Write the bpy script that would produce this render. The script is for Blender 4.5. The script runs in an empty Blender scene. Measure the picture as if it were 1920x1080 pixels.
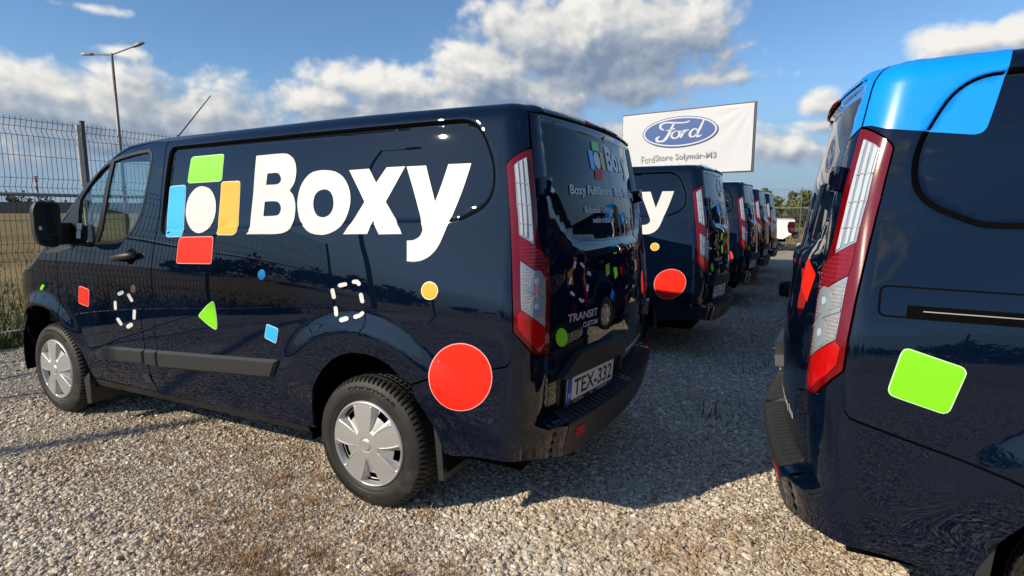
import bpy, bmesh, math, random
import numpy as np
from mathutils import Vector, Matrix, geometry

random.seed(7); rng = np.random.default_rng(7)
scene = bpy.context.scene
col = scene.collection
R = math.radians

# ---------------------------------------------------------------- camera
cam_data = bpy.data.cameras.new('camera')
cam = bpy.data.objects.new('camera', cam_data)
col.objects.link(cam)
cam.location = (-1.8330, 2.9592, 1.4644)
cam.rotation_euler = (R(82.335), 0, R(207.18))
cam_data.sensor_width = 36.0
cam_data.lens = 36.0 * 1049.75 / 1920.0
cam_data.clip_start = .05
cam_data.clip_end = 6000
scene.camera = cam

# ---------------------------------------------------------------- light and exposure
SUN_AZ, SUN_EL = R(57.0), R(29.5)
SUN_DIR = Vector((math.cos(SUN_AZ) * math.cos(SUN_EL), math.sin(SUN_AZ) * math.cos(SUN_EL), math.sin(SUN_EL)))
sun_data = bpy.data.lights.new('sun', 'SUN')
sun_data.energy = 3.15
sun_data.angle = R(.53)
sun_data.color = (1.0, .86, .67)
sun = bpy.data.objects.new('sun', sun_data)
col.objects.link(sun)
sun.rotation_euler = SUN_DIR.to_track_quat('Z', 'Y').to_euler()

scene.view_settings.view_transform = 'Standard'
scene.view_settings.look = 'None'
scene.view_settings.exposure = 0.82
scene.view_settings.gamma = 1
scene.view_settings.use_curve_mapping = False

scene.cycles.max_bounces = 7
scene.cycles.diffuse_bounces = 4
scene.cycles.glossy_bounces = 4
scene.cycles.transparent_max_bounces = 10

world = bpy.data.worlds.new('World')
scene.world = world
world.use_nodes = True
wt = world.node_tree
wt.nodes.clear()

class NB:
    """small helper to chain math nodes"""
    def __init__(self, tree): self.t = tree
    def n(self, kind, **kw):
        nd = self.t.nodes.new(kind)
        for k, v in kw.items(): setattr(nd, k, v)
        return nd
    def put(self, sock, val):
        if isinstance(val, (int, float)): sock.default_value = val
        elif isinstance(val, (tuple, list)): sock.default_value = val
        else: self.t.links.new(val, sock)
    def m(self, op, a, b=0., c=None):
        nd = self.n('ShaderNodeMath', operation=op)
        self.put(nd.inputs[0], a); self.put(nd.inputs[1], b)
        if c is not None: self.put(nd.inputs[2], c)
        return nd.outputs[0]
    def sm(self, x, a, b, lo=0., hi=1.):
        nd = self.n('ShaderNodeMapRange', interpolation_type='SMOOTHSTEP')
        self.put(nd.inputs[0], x)
        for i, v in enumerate((a, b, lo, hi)): self.put(nd.inputs[i + 1], v)
        return nd.outputs[0]
    def mix(self, f, a, b, blend='MIX'):
        nd = self.n('ShaderNodeMix', data_type='RGBA', blend_type=blend)
        self.put(nd.inputs[0], f); self.put(nd.inputs[6], a); self.put(nd.inputs[7], b)
        return nd.outputs[2]
    def noise(self, vec, scale, detail=4, rough=.55, dim='3D', w=None, dist=0.):
        nd = self.n('ShaderNodeTexNoise', noise_dimensions=dim)
        if vec is not None: self.put(nd.inputs['Vector'], vec)
        nd.inputs['Scale'].default_value = scale; nd.inputs['Detail'].default_value = detail
        nd.inputs['Roughness'].default_value = rough; nd.inputs['Distortion'].default_value = dist
        return nd

# cloud banks: bearing from the road's axis, height, half sizes (radians), weight
CLOUDS = [(.135, .285, .262, .088, 1.2), (-.05, .226, .128, .075, 1.2), (.269, .293, .129, .063, 1.0), (-.217, .205, .171, .045, .95),
          (-.32, .179, .094, .04, .9), (.327, .211, .103, .022, .6), (.046, .192, .215, .05, .8), (.199, .205, .169, .049, .7),
          (-.663, .159, .217, .049, .75), (-.491, .151, .187, .034, .7), (-.553, .132, .033, .015, .8), (.487, .163, .044, .029, .85),
          (.507, .13, .061, .025, .75), (.443, .094, .087, .034, .75), (.651, .224, .081, .03, .95), (.708, .227, .045, .028, .95),
          (-.621, .272, .04, .008, .45), (-.583, .223, .042, .01, .4), (.157, .11, .36, .065, .85), (-.60, .135, .36, .085, .8), (-.1, .165, .34, .05, .9), (.15, .26, .26, .10, .9)]

def cloud_group():
    g = bpy.data.node_groups.new('cloud_density', 'ShaderNodeTree')
    g.interface.new_socket('A', in_out='INPUT', socket_type='NodeSocketFloat')
    g.interface.new_socket('E', in_out='INPUT', socket_type='NodeSocketFloat')
    g.interface.new_socket('D', in_out='OUTPUT', socket_type='NodeSocketFloat')
    b = NB(g)
    gi = b.n('NodeGroupInput'); go = b.n('NodeGroupOutput')
    A, E = gi.outputs[0], gi.outputs[1]
    cv = b.n('ShaderNodeCombineXYZ')
    g.links.new(A, cv.inputs[0]); g.links.new(b.m('MULTIPLY', E, 1.25), cv.inputs[1])
    # billow: coarse warp, then fine cauliflower detail
    warp = b.noise(cv.outputs[0], 9, 3, .5)
    wv = b.n('ShaderNodeVectorMath', operation='MULTIPLY_ADD')
    g.links.new(warp.outputs['Color'], wv.inputs[0]); wv.inputs[1].default_value = (.05, .05, 0); g.links.new(cv.outputs[0], wv.inputs[2])
    n1 = b.noise(wv.outputs[0], 15, 7, .56)
    vor = b.n('ShaderNodeTexVoronoi', feature='SMOOTH_F1')
    g.links.new(wv.outputs[0], vor.inputs['Vector']); vor.inputs['Scale'].default_value = 34
    vor.inputs['Detail'].default_value = 1; vor.inputs['Smoothness'].default_value = .6
    big = None
    for a, e, ra, re, s in CLOUDS:
        x = b.m('MULTIPLY', b.m('SUBTRACT', A, a), 1 / ra)
        y = b.m('MULTIPLY', b.m('SUBTRACT', E, e), 1 / re)
        q = b.m('SUBTRACT', 1.0, b.m('SQRT', b.m('MULTIPLY_ADD', y, y, b.m('MULTIPLY', x, x))))
        q = b.m('MULTIPLY', q, s * 1.25)
        q = b.m('MAXIMUM', q, -1.5)
        big = q if big is None else b.m('SMOOTH_MAX', big, q, .15)
    # the rest of the sky: broken banks of the same kind
    low = b.noise(cv.outputs[0], 2.6, 3, .5)
    away = b.m('MAXIMUM', b.sm(b.m('ABSOLUTE', A), .85, 1.1), b.sm(E, .33, .45))
    band = b.m('MULTIPLY', b.sm(E, .03, .12), b.sm(E, .95, .45))
    oth = b.m('MULTIPLY_ADD', b.m('SUBTRACT', low.outputs[0], .57), 4.5, b.m('MULTIPLY_ADD', band, .55, -.65))
    oth = b.m('MULTIPLY_ADD', b.m('SUBTRACT', away, 1.0), 2.0, oth)
    big = b.m('MAXIMUM', big, oth)
    d = b.m('MULTIPLY_ADD', b.m('SUBTRACT', n1.outputs[0], .43), 1.40, big)
    d = b.m('MULTIPLY_ADD', b.m('SUBTRACT', .45, vor.outputs[0]), .38, d)
    g.links.new(d, go.inputs[0])
    return g

def build_sky():
    b = NB(wt)
    sky = b.n('ShaderNodeTexSky', sky_type='NISHITA')
    sky.sun_disc = False
    sky.sun_elevation = SUN_EL
    sky.sun_rotation = math.pi / 2 - SUN_AZ
    sky.air_density = 1.0; sky.dust_density = .25; sky.ozone_density = 2.6
    tc = b.n('ShaderNodeTexCoord')
    def dot(v):
        nd = b.n('ShaderNodeVectorMath', operation='DOT_PRODUCT')
        wt.links.new(tc.outputs['Generated'], nd.inputs[0]); nd.inputs[1].default_value = v
        return nd.outputs['Value']
    A = b.m('ARCTAN2', dot((-.8896, -.4568, 0)), dot((.4568, -.8896, 0)))
    z = dot((0, 0, 1))
    E = b.m('ARCSINE', b.m('MINIMUM', b.m('MAXIMUM', z, -1.), 1.))
    cg = cloud_group()
    def dens(a, e):
        nd = b.n('ShaderNodeGroup'); nd.node_tree = cg
        b.put(nd.inputs[0], a); b.put(nd.inputs[1], e)
        return nd.outputs[0]
    D = dens(A, E)
    D1 = dens(b.m('SUBTRACT', A, .011), b.m('ADD', E, .013))
    D2 = dens(b.m('SUBTRACT', A, .03), b.m('ADD', E, .045))
    alpha = b.sm(D, -.02, .58)
    lit = b.m('MULTIPLY_ADD', b.m('SUBTRACT', D, D1), .55, b.m('MULTIPLY', b.m('SUBTRACT', D, D2), .42))
    lit = b.m('MULTIPLY_ADD', b.sm(D, .1, 1.4), -.32, b.m('ADD', lit, .55))
    lit = b.m('MULTIPLY_ADD', b.sm(E, .24, .10), -.12, lit)
    ramp = b.n('ShaderNodeValToRGB')
    wt.links.new(lit, ramp.inputs[0])
    cr = ramp.color_ramp
    cr.elements[0].position = 0.05; cr.elements[0].color = (.125, .165, .235, 1)
    cr.elements[1].position = 1.0; cr.elements[1].color = (.52, .505, .48, 1)
    e = cr.elements.new(.42); e.color = (.235, .265, .31, 1)
    e = cr.elements.new(.70); e.color = (.39, .395, .39, 1)
    SKY = .102
    tint = b.n('ShaderNodeVectorMath', operation='MULTIPLY'); wt.links.new(sky.outputs[0], tint.inputs[0]); tint.inputs[1].default_value = (.56, .69, .79)
    sk = tint
    cl = b.n('ShaderNodeVectorMath', operation='SCALE')
    wt.links.new(ramp.outputs[0], cl.inputs[0]); cl.inputs[3].default_value = 1 / SKY
    # low haze: pale grey-blue band near the horizon
    hz = b.mix(b.sm(E, .24, .02, 0, .85), sk.outputs[0], (.14 / SKY, .195 / SKY, .28 / SKY, 1))
    colr = b.mix(alpha, hz, cl.outputs[0])
    bg = b.n('ShaderNodeBackground'); bg.inputs[1].default_value = SKY
    wt.links.new(colr, bg.inputs[0])
    out = b.n('ShaderNodeOutputWorld'); wt.links.new(bg.outputs[0], out.inputs[0])
world.cycles.sampling_method = 'MANUAL'
world.cycles.sample_map_resolution = 512
build_sky()

# ---------------------------------------------------------------- materials
MATS = {}
def mat(name, colr, rough=.5, metal=0., coat=0., coat_rough=.02, var=0., vscale=8., bump=0., bscale=60., spec=.5, dirt=None, dscale=3., dlo=.55, dhi=.75):
    if name in MATS: return MATS[name]
    m = bpy.data.materials.new(name); m.use_nodes = True
    nt = m.node_tree; b = NB(nt)
    p = nt.nodes['Principled BSDF']
    c = tuple(colr) + (1,)
    p.inputs['Base Color'].default_value = c
    p.inputs['Roughness'].default_value = rough
    p.inputs['Metallic'].default_value = metal
    p.inputs['Coat Weight'].default_value = coat
    p.inputs['Coat Roughness'].default_value = coat_rough
    p.inputs['Specular IOR Level'].default_value = spec
    tc = None
    if var or bump or dirt:
        tc = b.n('ShaderNodeTexCoord').outputs['Object']
    cc = None
    if var:
        nz = b.noise(tc, vscale, 5, .6)
        f = b.m('MULTIPLY_ADD', nz.outputs[0], 2 * var, 1 - var)
        sc = b.n('ShaderNodeVectorMath', operation='SCALE'); sc.inputs[0].default_value = colr
        nt.links.new(f, sc.inputs[3]); cc = sc.outputs[0]
        nt.links.new(b.m('MULTIPLY_ADD', nz.outputs[0], .3 * rough, rough * .85), p.inputs['Roughness'])
    if dirt:
        nz2 = b.noise(tc, dscale, 6, .62)
        cc = b.mix(b.sm(nz2.outputs[0], dlo, dhi), cc if cc is not None else c, tuple(dirt) + (1,))
    if cc is not None: nt.links.new(cc, p.inputs['Base Color'])
    if bump:
        nb = b.noise(tc, bscale, 4, .6)
        bp = b.n('ShaderNodeBump'); bp.inputs['Strength'].default_value = bump; bp.inputs['Distance'].default_value = .003
        nt.links.new(nb.outputs[0], bp.inputs['Height']); nt.links.new(bp.outputs[0], p.inputs['Normal'])
    MATS[name] = m
    return m

PAINT = mat('navy_paint', (.0010, .0044, .0150), .5, 0, 1.0, .010, var=.05, vscale=2., spec=0.)
def tune_paint():
    nt = PAINT.node_tree; b = NB(nt); p = nt.nodes['Principled BSDF']
    tc = b.n('ShaderNodeTexCoord').outputs['Object']
    nz = b.noise(tc, 2.4, 2, .5)
    bp = b.n('ShaderNodeBump'); bp.inputs['Strength'].default_value = .012; bp.inputs['Distance'].default_value = .012
    p.inputs['Coat IOR'].default_value = 1.56
tune_paint()
GLASSBLK = mat('privacy_glass', (.0015, .0035, .007), .012, 0, 0, .005, spec=.22)
BLACK = mat('black_plastic', (.022, .023, .024), .48, 0, 0, var=.12, vscale=20, bump=.25, bscale=400)
BLACK2 = mat('black_trim', (.008, .008, .009), .35, var=.1)
VOID = mat('dark_cavity', (.0006, .0006, .0007), .9, spec=.1)
RUBBER = mat('tyre_rubber', (.0115, .011, .0105), .62, var=.25, vscale=14, dirt=(.075, .062, .047), dscale=9, dlo=.50, dhi=.85, bump=.2, bscale=180)
SILVER = mat('wheel_silver', (.50, .50, .485), .36, .55, .3, .1, var=.06, vscale=9)
CHROME = mat('chrome', (.75, .76, .78), .14, 1.0)
STEELD = mat('dull_steel', (.34, .33, .31), .5, .2)
BADGE = mat('badge_silver', (.55, .56, .58), .35, .3)
WHITE = mat('vinyl_white', (.62, .62, .595), .38, 0, .06, .06, var=.02)
GREEN = mat('vinyl_green', (.21, .68, .010), .4, 0, .05, .06, var=.02)
BLUE = mat('vinyl_blue', (.0, .27, .86), .32, 0, .25, .05, var=.02)
CYAN = mat('vinyl_cyan', (.035, .43, .86), .35, 0, .08, .06, var=.02)
YELLOW = mat('vinyl_yellow', (.80, .38, .010), .4, 0, .05, .06, var=.02)
RED = mat('vinyl_red', (.86, .020, .007), .5, 0, 0, .06, spec=.25, var=.02)
GREEN_E = mat('vinyl_green_edge', (.55, .85, .40), .35)
BLUE_E = mat('vinyl_blue_edge', (.45, .75, .92), .35)
YELLOW_E = mat('vinyl_yellow_edge', (.9, .78, .42), .35)
RED_E = mat('vinyl_red_edge', (.9, .36, .33), .35)
LAMPRED = mat('lamp_red', (.135, .001, .003), .12, 0, .45, .01, var=.15, vscale=30)
LAMPRED2 = mat('lamp_bright_red', (.46, .004, .005), .10, 0, .6, .01, var=.25, vscale=40)
LAMPMID = mat('lamp_rose', (.21, .010, .018), .15, 0, .5, .01, var=.3, vscale=45)
LAMPCLR = mat('lamp_clear', (.30, .36, .41), .16, .25, 1.0, .01, var=.1, vscale=30)
LAMPTUBE = mat('lamp_tube', (.47, .51, .55), .2, .0, 1.0, .01)
LAMPGREY = mat('lamp_reflector', (.50, .49, .48), .25, .5, 1.0, .01, var=.45, vscale=70, bump=.6, bscale=150)
def ribs(m, sc):
    nt = m.node_tree; b = NB(nt); p = nt.nodes['Principled BSDF']
    w = b.n('ShaderNodeTexWave', bands_direction='Z'); w.inputs['Scale'].default_value = sc; w.inputs['Distortion'].default_value = .6
    nt.links.new(b.n('ShaderNodeTexCoord').outputs['Object'], w.inputs['Vector'])
    bp = b.n('ShaderNodeBump'); bp.inputs['Strength'].default_value = .6; bp.inputs['Distance'].default_value = .003
    nt.links.new(w.outputs[0], bp.inputs['Height']); nt.links.new(bp.outputs[0], p.inputs['Normal'])
ribs(LAMPGREY, 26); ribs(LAMPMID, 22)
LAMPAMB = mat('lamp_amber', (.42, .12, .05), .2, 0, 1.0, .01, var=.3, vscale=60)
PLATE = mat('plate_white', (.72, .73, .74), .4, var=.03)
PLATEB = mat('plate_blue', (.01, .05, .42), .4)
INK = mat('plate_ink', (.006, .006, .007), .5)
SEATM = mat('seat_cloth', (.02, .021, .024), .9, var=.2)
DASH = mat('dashboard', (.025, .025, .027), .7, var=.15)

def glass_mat(name, tint, ior=1.45):
    m = bpy.data.materials.new(name); m.use_nodes = True
    nt = m.node_tree; nt.nodes.clear(); b = NB(nt)
    tr = b.n('ShaderNodeBsdfTransparent'); tr.inputs[0].default_value = tuple(tint) + (1,)
    gl = b.n('ShaderNodeBsdfGlossy'); gl.inputs['Roughness'].default_value = .012; gl.inputs[0].default_value = (.95, .97, 1, 1)
    fr = b.n('ShaderNodeFresnel'); fr.inputs[0].default_value = ior
    f = b.m('MULTIPLY', fr.outputs[0], 1.7)
    mx = b.n('ShaderNodeMixShader'); nt.links.new(f, mx.inputs[0]); nt.links.new(tr.outputs[0], mx.inputs[1]); nt.links.new(gl.outputs[0], mx.inputs[2])
    o = b.n('ShaderNodeOutputMaterial'); nt.links.new(mx.outputs[0], o.inputs[0])
    return m
CABGLASS = glass_mat('cab_glass', (.80, .91, .88))
MIRROR = mat('mirror_glass', (.055, .075, .09), .03, .85)

# ---------------------------------------------------------------- object helpers
def tag(o, label=None, cat=None, group=None, kind=None):
    if label: o['label'] = label
    if cat: o['category'] = cat
    if group: o['group'] = group
    if kind: o['kind'] = kind
    return o

def empty(name, loc=(0, 0, 0), rz=0.):
    o = bpy.data.objects.new(name, None); col.objects.link(o)
    o.location = loc; o.rotation_euler = (0, 0, rz); o.empty_display_size = .3
    return o

def mobj(name, V, F, m, parent=None, smooth=False, normals=None, midx=None):
    me = bpy.data.meshes.new(name)
    me.from_pydata([tuple(map(float, v)) for v in V], [], [tuple(map(int, f)) for f in F])
    for mm in (m if isinstance(m, (list, tuple)) else [m]): me.materials.append(mm)
    if midx is not None: me.polygons.foreach_set('material_index', np.asarray(midx, np.int32))
    if smooth or normals is not None:
        me.polygons.foreach_set('use_smooth', np.ones(len(me.polygons), bool))
    me.update()
    if normals is not None:
        me.normals_split_custom_set_from_vertices([tuple(map(float, n)) for n in normals])
    o = bpy.data.objects.new(name, me); col.objects.link(o)
    if parent is not None: o.parent = parent
    return o

class MB:
    """mesh collector: boxes, tubes, prisms -> one object"""
    def __init__(s): s.V = []; s.F = []; s.M = []
    def add(s, V, F, mi=0):
        k = len(s.V); s.V += [tuple(v) for v in V]
        for f in F: s.F.append(tuple(i + k for i in f)); s.M.append(mi)
    def box(s, c, d, rz=0., mi=0, taper=1., bev=0.):
        hx, hy, hz = d[0] / 2, d[1] / 2, d[2] / 2
        if bev > 0:
            # chamfered along all vertical and horizontal edges through three rings
            V = []
            for z, k in ((-hz, bev), (-hz + bev, 0), (hz - bev, 0), (hz, bev)):
                x, y = hx - k, hy - k
                q = bev
                for (px, py) in ((x, y - q), (x - q, y), (-x + q, y), (-x, y - q), (-x, -y + q), (-x + q, -y), (x - q, -y), (x, -y + q)):
                    V.append((px, py, z))
            F = []
            for r in range(3):
                for i in range(8):
                    j = (i + 1) % 8; F.append((r * 8 + i, r * 8 + j, r * 8 + 8 + j, r * 8 + 8 + i))
            F.append(tuple(range(7, -1, -1))); F.append(tuple(range(24, 32)))
        else:
            V = [(sx * hx * (taper if sz > 0 else 1), sy * hy * (taper if sz > 0 else 1), sz * hz) for sz in (-1, 1) for sy in (-1, 1) for sx in (-1, 1)]
            F = [(0, 2, 3, 1), (4, 5, 7, 6), (0, 1, 5, 4), (2, 6, 7, 3), (0, 4, 6, 2), (1, 3, 7, 5)]
        cs, sn = math.cos(rz), math.sin(rz)
        s.add([(c[0] + x * cs - y * sn, c[1] + x * sn + y * cs, c[2] + z) for x, y, z in V], F, mi)
        return s
    def tube(s, pts, r, n=8, mi=0, cap=True):
        P = [Vector(p) for p in pts]; V = []; F = []
        rad = r if isinstance(r, (list, tuple)) else [r] * len(P)
        t0 = (P[1] - P[0]).normalized()
        up = Vector((0, 0, 1)) if abs(t0.z) < .9 else Vector((1, 0, 0))
        a = t0.cross(up).normalized()
        for i, p in enumerate(P):
            t = (P[min(i + 1, len(P) - 1)] - P[max(i - 1, 0)]).normalized()
            a = (a - t * a.dot(t)).normalized(); b2 = t.cross(a)
            for k in range(n):
                an = 2 * math.pi * (k + .5) / n
                V.append(p + (a * math.cos(an) + b2 * math.sin(an)) * rad[i])
        for i in range(len(P) - 1):
            for k in range(n):
                j = (k + 1) % n; F.append((i * n + k, i * n + j, i * n + n + j, i * n + n + k))
        if cap: F.append(tuple(range(n - 1, -1, -1))); F.append(tuple(range((len(P) - 1) * n, len(P) * n)))
        s.add(V, F, mi); return s
    def prism(s, pts, d, mi=0):
        """closed 3-D outline extruded by the vector d"""
        n = len(pts); d = Vector(d)
        V = [Vector(p) for p in pts] + [Vector(p) + d for p in pts]
        F = [tuple(range(n - 1, -1, -1)), tuple(range(n, 2 * n))] + [(i, (i + 1) % n, n + (i + 1) % n, n + i) for i in range(n)]
        s.add(V, F, mi); return s
    def build(s, name, m, parent=None, smooth=False):
        return mobj(name, s.V, s.F, m, parent, smooth, midx=s.M if any(s.M) else None)

def lathe_y(profile, n, cx=0., cz=0.):
    """profile of (r, y) turned about the y axis"""
    V = []; F = []
    k = len(profile)
    for i in range(n):
        a = 2 * math.pi * i / n
        for r, y in profile: V.append((cx + r * math.cos(a), y, cz + r * math.sin(a)))
    for i in range(n):
        j = (i + 1) % n
        for q in range(k - 1): F.append((i * k + q, i * k + q + 1, j * k + q + 1, j * k + q))
    return V, F

def copy_tree(o, parent=None):
    c = o.copy(); col.objects.link(c)
    if parent is not None: c.parent = parent
    for ch in o.children: copy_tree(ch, c)
    return c


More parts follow.
